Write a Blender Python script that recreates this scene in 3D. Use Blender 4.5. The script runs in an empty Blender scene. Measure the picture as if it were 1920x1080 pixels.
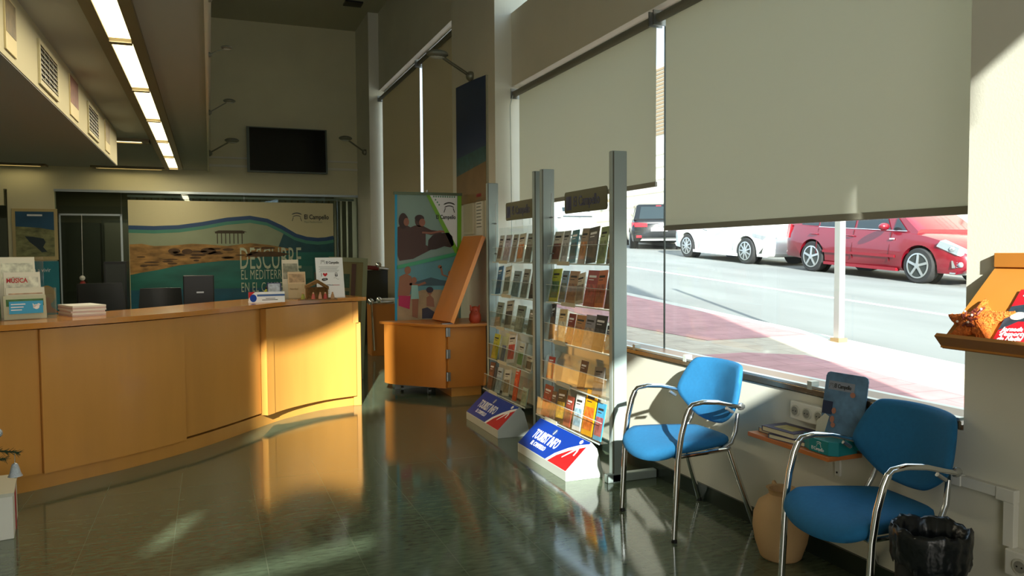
import bpy, bmesh, math, random
from mathutils import Vector, Matrix
random.seed(7)
SC = bpy.context.scene
COL = SC.collection

# ------------------------------------------------------------------ camera
RW = Matrix(((0.9314174428144597, 0.02179795922330388, -0.363299320388398),
             (-0.3639021783162387, 0.039149969801217925, -0.9306140362584588),
             (-0.006062329392987346, 0.9989955599692438, 0.044397289602722545)))
cam = bpy.data.cameras.new('camera')
cam.sensor_width = 36.0
cam.lens = 1450.0 / 1920.0 * 36.0
cam.clip_start = 0.02
cam.clip_end = 400
co = bpy.data.objects.new('camera', cam)
COL.objects.link(co)
co.matrix_world = Matrix.Translation((0, 0, 1.45)) @ RW.to_4x4()
SC.camera = co

# ------------------------------------------------------------------ view, world, sun
SC.view_settings.view_transform = 'Standard'
SC.view_settings.look = 'None'
SC.view_settings.gamma = 1.0
SC.view_settings.use_curve_mapping = False
SC.view_settings.exposure = 0.6
w = bpy.data.worlds.new('sky')
SC.world = w
w.use_nodes = True
bg = w.node_tree.nodes['Background']
bg.inputs[0].default_value = (0.62, 0.78, 1.0, 1)
bg.inputs[1].default_value = 2.0
SUN = Vector((0.30, 1.0, -0.42)).normalized()
sl = bpy.data.lights.new('sun', 'SUN')
sl.energy = 12.0
sl.angle = 0.012
sl.color = (1.0, 0.97, 0.92)
so = bpy.data.objects.new('sun', sl)
COL.objects.link(so)
so.rotation_euler = SUN.to_track_quat('-Z', 'Y').to_euler()
so.location = (-8, -20, 14)


def area(name, loc, direction, sx, sy, energy, color):
    l = bpy.data.lights.new(name, 'AREA')
    l.shape = 'RECTANGLE'
    l.size = sx
    l.size_y = sy
    l.energy = energy
    l.color = color
    o = bpy.data.objects.new(name, l)
    COL.objects.link(o)
    o.location = loc
    o.rotation_euler = Vector(direction).to_track_quat('-Z', 'Z').to_euler()
    return o


# added fill light inside the opaque street front, standing in for daylight
FN = Vector((-0.595, 0.804, 0))
area('front_fill', (-0.6, -2.45, 1.7), (-0.45, 0.8, -0.05), 4.4, 2.6, 82, (1.0, 0.95, 0.84))
SC.cycles.use_denoising = True
SC.cycles.max_bounces = 8
SC.cycles.diffuse_bounces = 4
SC.cycles.transparent_max_bounces = 24
SC.cycles.caustics_reflective = False
SC.cycles.caustics_refractive = False
SC.cycles.sample_clamp_indirect = 4.0


# ------------------------------------------------------------------ materials
def lin(c):
    return tuple(((v / 255) / 12.92 if v <= 10 else ((v / 255 + 0.055) / 1.055) ** 2.4) for v in c)


MATS = {}


def mat(name, rgb=(200, 200, 200), rough=0.6, metal=0.0, emit=None, estr=0.0, coat=0.0, ior=1.5, var=0.0, vscale=6.0,
        bump=0.0, bscale=40.0, sheen=0.0, stretch=(1, 1, 1)):
    if name in MATS:
        return MATS[name]
    m = bpy.data.materials.new(name)
    m.use_nodes = True
    nt = m.node_tree
    b = nt.nodes['Principled BSDF']
    c = lin(rgb) + (1,)
    b.inputs['Base Color'].default_value = c
    b.inputs['Roughness'].default_value = rough
    b.inputs['Metallic'].default_value = metal
    b.inputs['IOR'].default_value = ior
    b.inputs['Coat Weight'].default_value = coat
    b.inputs['Coat Roughness'].default_value = 0.05
    if emit:
        b.inputs['Emission Color'].default_value = lin(emit) + (1,)
        b.inputs['Emission Strength'].default_value = estr
    tc = nt.nodes.new('ShaderNodeTexCoord')
    mp = nt.nodes.new('ShaderNodeMapping')
    mp.inputs['Scale'].default_value = stretch
    nt.links.new(tc.outputs['Object'], mp.inputs['Vector'])
    if var > 0:
        n = nt.nodes.new('ShaderNodeTexNoise')
        n.inputs['Scale'].default_value = vscale
        n.inputs['Detail'].default_value = 5
        nt.links.new(mp.outputs[0], n.inputs['Vector'])
        r = nt.nodes.new('ShaderNodeValToRGB')
        r.color_ramp.elements[0].position = 0.3
        r.color_ramp.elements[1].position = 0.7
        r.color_ramp.elements[0].color = tuple(v * (1 - var) for v in c[:3]) + (1,)
        r.color_ramp.elements[1].color = tuple(min(1, v * (1 + var)) for v in c[:3]) + (1,)
        nt.links.new(n.outputs['Fac'], r.inputs[0])
        nt.links.new(r.outputs[0], b.inputs['Base Color'])
    if bump > 0:
        n2 = nt.nodes.new('ShaderNodeTexNoise')
        n2.inputs['Scale'].default_value = bscale
        nt.links.new(mp.outputs[0], n2.inputs['Vector'])
        bp = nt.nodes.new('ShaderNodeBump')
        bp.inputs['Strength'].default_value = bump
        bp.inputs['Distance'].default_value = 0.01
        nt.links.new(n2.outputs['Fac'], bp.inputs['Height'])
        nt.links.new(bp.outputs[0], b.inputs['Normal'])
    MATS[name] = m
    return m


def mix_clear(name, rgb, clear, rough=0.03, gloss=1.0):
    """glass / acrylic: transparent sheet with fresnel gloss; clear = share let through"""
    if name in MATS:
        return MATS[name]
    m = bpy.data.materials.new(name)
    m.use_nodes = True
    nt = m.node_tree
    nt.nodes.clear()
    out = nt.nodes.new('ShaderNodeOutputMaterial')
    tr = nt.nodes.new('ShaderNodeBsdfTransparent')
    tr.inputs[0].default_value = tuple(clear) + (1,)
    gl = nt.nodes.new('ShaderNodeBsdfGlossy')
    gl.inputs[0].default_value = lin(rgb) + (1,)
    gl.inputs['Roughness'].default_value = rough
    lw = nt.nodes.new('ShaderNodeLayerWeight')
    lw.inputs[0].default_value = 0.5
    pw = nt.nodes.new('ShaderNodeMath')
    pw.operation = 'POWER'
    pw.inputs[1].default_value = 4.5
    nt.links.new(lw.outputs['Facing'], pw.inputs[0])
    mul = nt.nodes.new('ShaderNodeMath')
    mul.operation = 'MULTIPLY_ADD'
    mul.inputs[1].default_value = 0.8 * gloss
    mul.inputs[2].default_value = 0.035 * gloss
    nt.links.new(pw.outputs[0], mul.inputs[0])
    mx = nt.nodes.new('ShaderNodeMixShader')
    nt.links.new(mul.outputs[0], mx.inputs[0])
    nt.links.new(tr.outputs[0], mx.inputs[1])
    nt.links.new(gl.outputs[0], mx.inputs[2])
    nt.links.new(mx.outputs[0], out.inputs[0])
    MATS[name] = m
    return m


def blind_mat(name, rgb, trans=0.35, opening=0.035):
    m = bpy.data.materials.new(name)
    m.use_nodes = True
    nt = m.node_tree
    nt.nodes.clear()
    out = nt.nodes.new('ShaderNodeOutputMaterial')
    d = nt.nodes.new('ShaderNodeBsdfDiffuse')
    t = nt.nodes.new('ShaderNodeBsdfTranslucent')
    c = lin(rgb) + (1,)
    d.inputs[0].default_value = c
    t.inputs[0].default_value = (c[0], c[1] * 0.98, c[2] * 0.9, 1)
    a = nt.nodes.new('ShaderNodeMixShader')
    a.inputs[0].default_value = trans
    nt.links.new(d.outputs[0], a.inputs[1])
    nt.links.new(t.outputs[0], a.inputs[2])
    tr = nt.nodes.new('ShaderNodeBsdfTransparent')
    b = nt.nodes.new('ShaderNodeMixShader')
    b.inputs[0].default_value = opening
    nt.links.new(a.outputs[0], b.inputs[1])
    nt.links.new(tr.outputs[0], b.inputs[2])
    nt.links.new(b.outputs[0], out.inputs[0])
    MATS[name] = m
    return m


def floor_mat():
    m = mat('polished_green_granite', (84, 96, 76), rough=0.09, ior=1.7, var=0.3, vscale=14, stretch=(1, 3, 1))
    nt = m.node_tree
    b = nt.nodes['Principled BSDF']
    src = b.inputs['Base Color'].links[0].from_socket
    tc = nt.nodes.new('ShaderNodeTexCoord')
    mp = nt.nodes.new('ShaderNodeMapping')
    mp.inputs['Location'].default_value = (-0.64, -3.52, 0)
    nt.links.new(tc.outputs['Object'], mp.inputs[0])
    br = nt.nodes.new('ShaderNodeTexBrick')
    br.offset = 0
    br.inputs['Scale'].default_value = 1
    br.inputs['Brick Width'].default_value = 0.42
    br.inputs['Row Height'].default_value = 0.42
    br.inputs['Mortar Size'].default_value = 0.0022
    br.inputs['Mortar Smooth'].default_value = 0.3
    nt.links.new(mp.outputs[0], br.inputs[0])
    n = nt.nodes.new('ShaderNodeTexNoise')
    n.inputs['Scale'].default_value = 3.0
    n.inputs['Detail'].default_value = 8
    nt.links.new(tc.outputs['Object'], n.inputs[0])
    rr = nt.nodes.new('ShaderNodeMapRange')
    rr.inputs[3].default_value = 0.04
    rr.inputs[4].default_value = 0.15
    nt.links.new(n.outputs['Fac'], rr.inputs[0])
    nt.links.new(rr.outputs[0], b.inputs['Roughness'])
    mx = nt.nodes.new('ShaderNodeMixRGB')
    nt.links.new(br.outputs['Fac'], mx.inputs[0])
    nt.links.new(src, mx.inputs[1])
    mx.inputs[2].default_value = lin((104, 112, 92)) + (1,)
    nt.links.new(mx.outputs[0], b.inputs['Base Color'])
    return m


def wood(name, rgb, rough=0.35):
    return mat(name, rgb, rough=rough, var=0.055, vscale=3, stretch=(2.2, 2.2, 0.25), coat=0.15)


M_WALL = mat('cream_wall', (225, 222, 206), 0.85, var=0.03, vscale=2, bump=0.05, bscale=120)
M_WALLB = mat('cream_wall_warm_light', (222, 215, 180), 0.85, var=0.03, vscale=2)  # cream wall again, warm cast of the strip lights put into the colour
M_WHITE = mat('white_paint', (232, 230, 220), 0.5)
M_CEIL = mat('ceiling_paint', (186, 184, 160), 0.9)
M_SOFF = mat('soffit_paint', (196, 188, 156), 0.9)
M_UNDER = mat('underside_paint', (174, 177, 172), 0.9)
M_MAPLE = wood('maple_veneer', (206, 145, 68))
M_MAPLE2 = wood('dark_maple_veneer', (192, 120, 46))
M_ALU = mat('brushed_aluminium', (176, 184, 184), 0.35, 0.75)
M_RACK = mat('grey_rack_enamel', (158, 172, 170), 0.42, 0.25)
M_CHROME = mat('chrome', (226, 228, 230), 0.08, 1.0)
M_STEEL = mat('dull_steel', (150, 152, 150), 0.35, 0.9)
M_BLACK = mat('black_plastic', (16, 18, 18), 0.45)
M_DARK = mat('dark_grey', (44, 48, 44), 0.5)
M_BLUEF = mat('blue_chair_fabric', (26, 108, 158), 0.85, var=0.06, vscale=60, bump=0.25, bscale=900)
M_SKIRT = mat('dark_green_skirting', (44, 54, 46), 0.2)
M_PAPER = mat('white_paper', (228, 226, 216), 0.7)
M_GLASS = mix_clear('window_glass', (255, 255, 255), (0.93, 0.96, 0.94), 0.01, 0.9)
M_OFFG = mix_clear('office_glass', (235, 240, 235), (0.72, 0.76, 0.70), 0.02, 1.3)
M_ACRY = mix_clear('clear_acrylic', (255, 255, 255), (0.965, 0.975, 0.965), 0.04, 1.0)
M_EDGE = mat('acrylic_edge', (205, 214, 208), 0.2)
M_BLIND = blind_mat('screen_blind_cloth', (222, 222, 212), 0.40, 0.05)
M_BLIND2 = blind_mat('far_blind_cloth', (196, 184, 156), 0.25, 0.02)
M_RED = mat('print_red', (186, 34, 38), 0.4)
M_PBLUE = mat('print_blue', (24, 66, 158), 0.3)
M_PNAVY = mat('print_navy', (26, 38, 84), 0.3)
M_PWHITE = mat('print_white', (235, 236, 238), 0.4)
M_PGREY = mat('print_grey', (90, 92, 88), 0.5)
M_INK = mat('ink', (40, 40, 38), 0.6)


# ------------------------------------------------------------------ mesh kit
class MB:
    def __init__(self):
        self.bm = bmesh.new()

    def _add(self, verts, faces):
        vs = [self.bm.verts.new(v) for v in verts]
        for f in faces:
            try:
                self.bm.faces.new([vs[i] for i in f])
            except ValueError:
                pass
        return vs

    def box(self, x0, x1, y0, y1, z0, z1):
        x0, x1 = sorted((x0, x1)); y0, y1 = sorted((y0, y1)); z0, z1 = sorted((z0, z1))
        v = [(x0, y0, z0), (x1, y0, z0), (x1, y1, z0), (x0, y1, z0), (x0, y0, z1), (x1, y0, z1), (x1, y1, z1), (x0, y1, z1)]
        self._add(v, [(0, 3, 2, 1), (4, 5, 6, 7), (0, 1, 5, 4), (1, 2, 6, 5), (2, 3, 7, 6), (3, 0, 4, 7)])
        return self

    def hexa(self, p):
        """8 points: bottom ring 0-3, top ring 4-7"""
        self._add(p, [(0, 3, 2, 1), (4, 5, 6, 7), (0, 1, 5, 4), (1, 2, 6, 5), (2, 3, 7, 6), (3, 0, 4, 7)])
        return self

    def prism(self, ring, vec):
        """closed polygon ring (3D points) swept by vec"""
        n = len(ring)
        a = [self.bm.verts.new(p) for p in ring]
        b = [self.bm.verts.new(Vector(p) + Vector(vec)) for p in ring]
        self.bm.faces.new(a[::-1])
        self.bm.faces.new(b)
        for i in range(n):
            j = (i + 1) % n
            self.bm.faces.new((a[i], a[j], b[j], b[i]))
        return self

    def loft(self, rings, closed=True, caps=True):
        R = [[self.bm.verts.new(p) for p in r] for r in rings]
        n = len(R[0])
        for k in range(len(R) - 1):
            for i in range(n if closed else n - 1):
                j = (i + 1) % n
                try:
                    self.bm.faces.new((R[k][i], R[k][j], R[k + 1][j], R[k + 1][i]))
                except ValueError:
                    pass
        if caps and closed:
            for r in (R[0][::-1], R[-1]):
                try:
                    self.bm.faces.new(r)
                except ValueError:
                    pass
        return self

    def tube(self, pts, r, seg=10, caps=True, flat=1.0):
        pts = [Vector(p) for p in pts]
        rs = r if isinstance(r, (list, tuple)) else [r] * len(pts)
        rings = []
        up = Vector((0, 0, 1))
        prev = None
        for i, p in enumerate(pts):
            if i == 0:
                t = pts[1] - p
            elif i == len(pts) - 1:
                t = p - pts[i - 1]
            else:
                t = (pts[i + 1] - p).normalized() + (p - pts[i - 1]).normalized()
            t.normalize()
            if prev is None:
                a = t.cross(up)
                if a.length < 0.05:
                    a = t.cross(Vector((1, 0, 0)))
            else:
                a = prev - t * prev.dot(t)
            a.normalize()
            prev = a
            b = t.cross(a)
            rings.append([p + (a * math.cos(2 * math.pi * k / seg) + b * math.sin(2 * math.pi * k / seg) * flat) * rs[i] for k in range(seg)])
        return self.loft(rings, True, caps)

    def cyl(self, a, b, r, seg=16, r2=None):
        return self.tube([a, b], [r, r if r2 is None else r2], seg)

    def lathe(self, prof, c=(0, 0, 0), seg=24, wob=0.0):
        rings = []
        for (r, z) in prof:
            rings.append([(c[0] + max(r, 1e-4) * (1 + wob * math.sin(k * 2.3 + z * 40)) * math.cos(2 * math.pi * k / seg),
                           c[1] + max(r, 1e-4) * (1 + wob * math.cos(k * 1.7 + z * 31)) * math.sin(2 * math.pi * k / seg), c[2] + z) for k in range(seg)])
        return self.loft(rings)

    def ball(self, c, r, seg=12, sc=(1, 1, 1)):
        rings = []
        n = seg // 2
        for i in range(n + 1):
            a = -math.pi / 2 + math.pi * i / n
            rr = max(math.cos(a), 1e-3)
            rings.append([(c[0] + r * sc[0] * rr * math.cos(2 * math.pi * k / seg), c[1] + r * sc[1] * rr * math.sin(2 * math.pi * k / seg),
                           c[2] + r * sc[2] * math.sin(a)) for k in range(seg)])
        return self.loft(rings)

    def mesh(self, name, m, smooth=False, bevel=0.0, origin=(0, 0, 0), xform=None):
        if xform is not None:
            self.bm.transform(xform)
        bmesh.ops.translate(self.bm, verts=self.bm.verts, vec=-Vector(origin))
        bmesh.ops.recalc_face_normals(self.bm, faces=self.bm.faces)
        me = bpy.data.meshes.new(name)
        self.bm.to_mesh(me)
        self.bm.free()
        me.materials.append(m)
        if smooth:
            for p in me.polygons:
                p.use_smooth = True
        return me


def wloc(o):
    v = Vector((0, 0, 0))
    while o is not None:
        v += o.location
        o = o.parent
    return v


def obj(name, mb, m, parent=None, smooth=False, bevel=0.0, label=None, angle=35, xform=None):
    me = mb.mesh(name, m, smooth, 0, wloc(parent) if parent is not None else (0, 0, 0), xform)
    o = bpy.data.objects.new(name, me)
    COL.objects.link(o)
    if parent is not None:
        o.parent = parent
    if smooth:
        md = o.modifiers.new('split', 'EDGE_SPLIT')
        md.split_angle = math.radians(angle)
    if bevel > 0:
        md = o.modifiers.new('bevel', 'BEVEL')
        md.width = bevel
        md.segments = 2
        md.limit_method = 'ANGLE'
    if label:
        o['label'] = label
    return o


def thing(name, label, cat, loc=(0, 0, 0), group=None):
    o = bpy.data.objects.new(name, None)
    COL.objects.link(o)
    o.empty_display_size = 0.05
    o.location = loc
    o['label'] = label
    o['category'] = cat
    if group:
        o['group'] = group
    return o


def tag(o, label, cat, group=None):
    o['label'] = label
    o['category'] = cat
    if group:
        o['group'] = group
    return o


def struct(name, mb, m, label=None, smooth=False, bevel=0.0, parent=None):
    o = obj(name, mb, m, parent, smooth, bevel)
    if parent is None:
        o['kind'] = 'structure'
        if label:
            o['label'] = label
    return o


def sstruct(name, label):
    o = bpy.data.objects.new(name, None)
    COL.objects.link(o)
    o['kind'] = 'structure'
    o['label'] = label
    return o


def cut(o, cutters):
    """boolean difference baked into the mesh of o"""
    for c in cutters:
        me = c.mesh('cutter', M_DARK)
        co_ = bpy.data.objects.new('cutter', me)
        COL.objects.link(co_)
        md = o.modifiers.new('cut', 'BOOLEAN')
        md.object = co_
        md.solver = 'EXACT'
        bpy.context.view_layer.update()
        dg = bpy.context.evaluated_depsgraph_get()
        nm = bpy.data.meshes.new_from_object(o.evaluated_get(dg))
        o.modifiers.clear()
        o.data = nm
        bpy.data.objects.remove(co_)
    return o


def text_mb(body, size, origin, right, up, sx=1.0, depth=0.001, align='LEFT', shear=0.0, bold=0.0, mb=None, spacing=1.0):
    cu = bpy.data.curves.new('t', 'FONT')
    cu.body = body
    cu.size = size
    cu.align_x = align
    cu.extrude = depth
    cu.shear = shear
    cu.offset = bold
    cu.space_character = spacing
    cu.resolution_u = 3
    to = bpy.data.objects.new('t', cu)
    COL.objects.link(to)
    bpy.context.view_layer.update()
    me = bpy.data.meshes.new_from_object(to.evaluated_get(bpy.context.evaluated_depsgraph_get()))
    bpy.data.objects.remove(to)
    r = Vector(right).normalized(); u = Vector(up).normalized(); n = r.cross(u)
    X = Matrix(((r.x * sx, u.x, n.x, origin[0]), (r.y * sx, u.y, n.y, origin[1]), (r.z * sx, u.z, n.z, origin[2]), (0, 0, 0, 1)))
    me.transform(X)
    mb = mb or MB()
    mb.bm.from_mesh(me)
    bpy.data.meshes.remove(me)
    return mb


class PL:
    """drawing plane: u to the right, v up, w out of the surface"""
    def __init__(self, o, r, u):
        self.o = Vector(o); self.r = Vector(r).normalized(); self.u = Vector(u).normalized(); self.n = self.r.cross(self.u)

    def p(self, a, b, c=0):
        return self.o + self.r * a + self.u * b + self.n * c

    def poly(self, mb, pts, w0, w1):
        mb.prism([self.p(a, b, w0) for a, b in pts], self.n * (w1 - w0))
        return mb

    def rect(self, mb, a0, a1, b0, b1, w0, w1):
        return self.poly(mb, [(a0, b0), (a1, b0), (a1, b1), (a0, b1)], w0, w1)

    def ell(self, mb, a, b, ra, rb, w0, w1, n=18):
        return self.poly(mb, [(a + ra * math.cos(2 * math.pi * k / n), b + rb * math.sin(2 * math.pi * k / n)) for k in range(n)], w0, w1)

    def stroke(self, mb, pts, wd, w0, w1):
        L = []; R = []
        for i, (a, b) in enumerate(pts):
            p0 = pts[max(0, i - 1)]; p1 = pts[min(len(pts) - 1, i + 1)]
            dx, dy = p1[0] - p0[0], p1[1] - p0[1]
            l = math.hypot(dx, dy) or 1
            ww = wd[i] if isinstance(wd, (list, tuple)) else wd
            L.append((a - dy / l * ww / 2, b + dx / l * ww / 2)); R.append((a + dy / l * ww / 2, b - dx / l * ww / 2))
        for i in range(len(pts) - 1):
            self.poly(mb, [L[i], R[i], R[i + 1], L[i + 1]], w0, w1)
        return mb

    def text(self, s, size, a, b, w, **k):
        return text_mb(s, size, self.p(a, b, w), self.r, self.u, **k)


def logo(pl, a, b, s, w, m, parent):
    """arched emblem of two roofs on two slanting strokes; s = width"""
    mb = MB()
    arc = lambda r, c, y0, h: [(a + (-1 + 2 * i / 8) * r * s, b + y0 * s + h * s * math.sin(math.pi * (0.12 + 0.76 * i / 8))) for i in range(9)]
    pl.stroke(mb, arc(0.48, 0, 0.55, 0.24), [s * 0.03] + [s * 0.1] * 7 + [s * 0.03], w, w + 0.0008)
    pl.stroke(mb, arc(0.40, 0, 0.34, 0.20), [s * 0.03] + [s * 0.07] * 7 + [s * 0.03], w, w + 0.0008)
    pl.stroke(mb, [(a - 0.33 * s, b + 0.36 * s), (a - 0.45 * s, b)], s * 0.06, w, w + 0.0008)
    pl.stroke(mb, [(a + 0.33 * s, b + 0.36 * s), (a + 0.45 * s, b)], s * 0.06, w, w + 0.0008)
    return obj('logo', mb, m, parent)


X0, X1 = -5.5, 2.68
XG = 2.98
YB = 15.0
ZC = 5.7

# ================================================================== SETTING
fx = lambda x: -2.309 + 0.74 * x          # street front line behind the camera
floor = MB()
floor.prism([(X0, fx(X0) - 0.1, -0.1), (XG, fx(XG) - 0.1, -0.1), (XG, 19, -0.1), (X0, 19, -0.1)], (0, 0, 0.1))
struct('floor', floor, floor_mat(), 'polished dark green stone tile floor')
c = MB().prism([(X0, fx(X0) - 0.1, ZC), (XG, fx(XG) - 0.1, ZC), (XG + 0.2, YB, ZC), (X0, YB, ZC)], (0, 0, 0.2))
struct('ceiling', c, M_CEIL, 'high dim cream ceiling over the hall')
struct('wall_left', MB().box(X0 - 0.2, X0, fx(X0) - 0.2, 19, 0, ZC), M_WALL)

# right wall: low wall, pillar, columns, lintels
struct('wall_right', MB().box(X1, XG - 0.04, 2.11, 7.3, 0, 0.76), M_WALL, 'low cream wall under the big window')
struct('column_1', MB().box(X1, XG + 0.15, -0.14, 2.11, 0, ZC), M_WALL, 'cream pillar at right, sunlit in its upper part')
struct('column_2', MB().box(X1, XG + 0.15, 7.3, 8.75, 0, ZC), M_WALL, 'cream column behind the racks carrying a beach poster')
struct('column_3', MB().box(X1, XG + 0.15, 13.75, YB, 0, ZC), M_WALL, 'cream column in the far right corner')
struct('lintel_1', MB().box(XG - 0.12, XG + 0.12, 2.11, 7.3, 3.12, 3.85), M_WALL, 'wall band between lower and upper window blinds')
struct('lintel_2', MB().box(XG - 0.12, XG + 0.12, 8.75, 13.75, 4.35, ZC), M_WALL, 'wall band above the far window blinds')
struct('lintel_3', MB().box(XG - 0.12, XG + 0.12, 2.11, 7.3, 5.45, ZC), M_WALL)
struct('wall_right_far', MB().box(X1 + 0.1, XG - 0.04, 8.75, 13.75, 0, 0.5), M_WALL, 'low wall under the far blinds')
struct('baseboard_right', MB().box(X1 - 0.015, X1 - 0.0005, 2.12, 7.3, 0, 0.09).box(X1 - 0.015, X1 - 0.0005, -0.1, 2.10, 0, 0.09), M_SKIRT)
struct('baseboard_column', MB().box(X1 - 0.015, X1 - 0.0005, 7.3, 8.7, 0, 0.09), M_WHITE)
# sill: wood board with aluminium lips
s = sstruct('windowsill', 'window sill with aluminium profile and brown strip')
obj('sill_board', MB().box(X1 + 0.004, XG - 0.03, 2.12, 7.29, 0.762, 0.78), mat('brown_sill', (110, 78, 52), 0.35), s)
obj('sill_profile', MB().box(X1 - 0.012, X1 + 0.003, 2.12, 7.29, 0.765, 0.795), mat('bronze_aluminium', (128, 116, 98), 0.25, 0.8), s, bevel=0.003)
obj('sill_profile', MB().box(X1 - 0.012, X1 + 0.02, 2.12, 7.29, 0.797, 0.809), M_ALU, s)
for yy in (4.55, 3.95, 2.9):
    obj('sill_clip', MB().box(X1 - 0.014, X1 + 0.03, yy, yy + 0.03, 0.79, 0.83), M_EDGE, s)


def window(name, y0, y1, z0, z1, splits):
    s = sstruct(name, 'large shopfront window with frameless glass panes')
    ys = [y0] + splits + [y1]
    for i in range(len(ys) - 1):
        obj('pane', MB().box(XG - 0.004, XG + 0.004, ys[i] + 0.003, ys[i + 1] - 0.003, z0, z1), M_GLASS, s)
    for y in splits:
        obj('joint', MB().box(XG - 0.006, XG + 0.006, y - 0.003, y + 0.003, z0, z1), mat('silicone_joint', (86, 92, 86), 0.5), s)
    fb = MB()
    fb.box(XG - 0.03, XG + 0.03, y0, y1, z0 - 0.02, z0 + 0.015)
    fb.box(XG - 0.03, XG + 0.03, y0, y1, z1 - 0.02, z1 + 0.02)
    obj('window_frame', fb, M_ALU, s)


window('window_1', 2.11, 7.3, 0.76, 3.12, [4.68])
window('window_2', 2.11, 7.3, 3.85, 5.45, [4.68])
window('window_3', 8.75, 13.75, 0.5, 4.35, [11.2])


def roller_blind(y0, y1, ztop, zbot, label, m=None, x=2.87, chain=None, group='roller blinds on the windows'):
    t = thing('roller_blind', label, 'blind', (x, (y0 + y1) / 2, ztop), group)
    obj('roller', MB().cyl((x, y0, ztop), (x, y1, ztop), 0.03, 16), mat('grey_tube', (120, 120, 108), 0.6), t, smooth=True)
    n = 16
    mbc = MB()
    rings = []
    for i in range(n + 1):
        y = y0 + 0.03 + (y1 - y0 - 0.06) * i / n
        off = 0.004 * math.sin(i * 1.1 + y0)
        rings.append([(x + 0.035 + off * 0.2, y, ztop), (x + 0.035 + off, y, (ztop + zbot) / 2), (x + 0.035 + off, y, zbot), (x + 0.0362 + off, y, zbot), (x + 0.0362 + off, y, (ztop + zbot) / 2), (x + 0.0362 + off * 0.2, y, ztop)])
    mbc.loft(rings)
    obj('cloth', mbc, m or M_BLIND, t, smooth=True)
    obj('bottom_bar', MB().box(x + 0.026, x + 0.046, y0 + 0.03, y1 - 0.03, zbot - 0.035, zbot), mat('bar_beige', (150, 146, 130), 0.5), t, bevel=0.004)
    for yb in (y0, y1):
        obj('bracket', MB().box(x - 0.045, x + 0.06, yb - 0.006, yb + 0.006, ztop - 0.05, ztop + 0.05), M_STEEL, t)
    if chain is not None:
        obj('chain', MB().tube([(x - 0.03, chain, ztop - 0.02), (x - 0.06, chain, ztop - 0.12), (x - 0.05, chain, ztop - 1.2), (x - 0.05, chain, 1.0)], 0.004, 6), M_EDGE, t)
    return t


roller_blind(2.10, 4.585, 3.04, 1.635, 'wide cream roller blind at right, lowest of the blinds, over the parked cars')
roller_blind(4.64, 7.24, 3.04, 1.945, 'cream roller blind behind the two brochure racks', chain=7.22)
roller_blind(2.12, 6.9, 5.5, 3.66, 'upper roller blind at the top edge above the leaflet racks')
roller_blind(8.80, 10.98, 4.2, 0.6, 'tall beige roller blind next to the poster column', M_BLIND2)
roller_blind(11.05, 13.72, 4.2, 0.6, 'tall beige roller blind nearest the back wall', M_BLIND2)

# unseen street front behind the camera, its openings shaped to place the sun patches
fr = MB()
fr.prism([(X0, fx(X0), 0), (XG + 0.1, fx(XG + 0.1), 0), (XG + 0.1, fx(XG + 0.1) - 0.06, 0), (X0, fx(X0) - 0.06, 0)], (0, 0, ZC))
fo = struct('wall_front_gobo', fr, M_WALL, 'unseen street front wall with openings shaped for the sun patches')


def hole(pts):
    mb = MB()
    mb.prism([(x, fx(x) - 0.3, z) for x, z in pts], (0, 0.6, 0))
    return mb


HOLES = [[(-0.15, 2.63), (1.48, 2.63), (1.51, 2.34), (2.45, 2.25), (2.45, 3.56), (1.72, 3.42), (1.71, 3.26), (1.2, 3.38), (-0.15, 3.38)],
         [(-3.04, 4.55), (-1.75, 4.55), (-1.75, 5.66), (-3.04, 5.42)],
         [(-2.45, 3.20), (-1.42, 3.00), (-1.42, 3.08), (-2.45, 3.31)],
         [(-2.95, 3.62), (-2.8, 3.60), (-2.76, 3.80), (-2.9, 3.82)]]
cut(fo, [hole(h) for h in HOLES])
for i, h in enumerate(HOLES):
    struct('window_%d' % (4 + i), MB().prism([(x, fx(x) - 0.035, z) for x, z in h], (0, 0.01, 0)), M_GLASS, 'unseen pane in an opening shaped for the sun patches')

# back wall above the office glazing
struct('wall_back', MB().box(X0, XG, YB, YB + 0.15, 2.57, ZC).box(X0, -3.15, YB, YB + 0.15, 2.3, 2.57), M_WALLB, 'cream wall above the office glazing')
struct('wall_back_pier', MB().box(-3.10, -2.42, YB, YB + 0.15, 0, 2.57), M_WALLB, 'cream pier with posters beside the glazed office')
struct('trim_1', MB().box(-2.42, 2.68, YB - 0.03, YB, 2.545, 2.585), M_ALU, 'aluminium head rail of the office glazing')
struct('trim_2', MB().box(0.0, 2.68, YB - 0.03, YB - 0.001, 3.05, 3.09).box(0.0, 2.68, YB - 0.03, YB - 0.001, 3.2, 3.23), M_WALL, 'cable ducts on the back wall')
s = sstruct('window_8', 'glazed office partition across the back')
obj('pane', MB().box(-2.42, -1.42, YB + 0.03, YB + 0.04, 0, 2.55), M_OFFG, s)
obj('pane', MB().box(-1.40, 0.6, YB + 0.03, YB + 0.04, 0, 2.55), M_OFFG, s)
obj('pane', MB().box(0.62, 2.68, YB + 0.03, YB + 0.04, 0, 2.55), M_OFFG, s)
obj('pane', MB().box(-4.6, -3.12, YB + 0.03, YB + 0.04, 0, 2.55), M_OFFG, s)
obj('frame', MB().box(-2.36, -1.41, YB, YB + 0.03, 2.145, 2.175).box(-1.43, -1.40, YB, YB + 0.03, 0, 2.175).box(-2.36, -2.34, YB, YB + 0.03, 0, 2.175), M_ALU, s)
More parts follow.
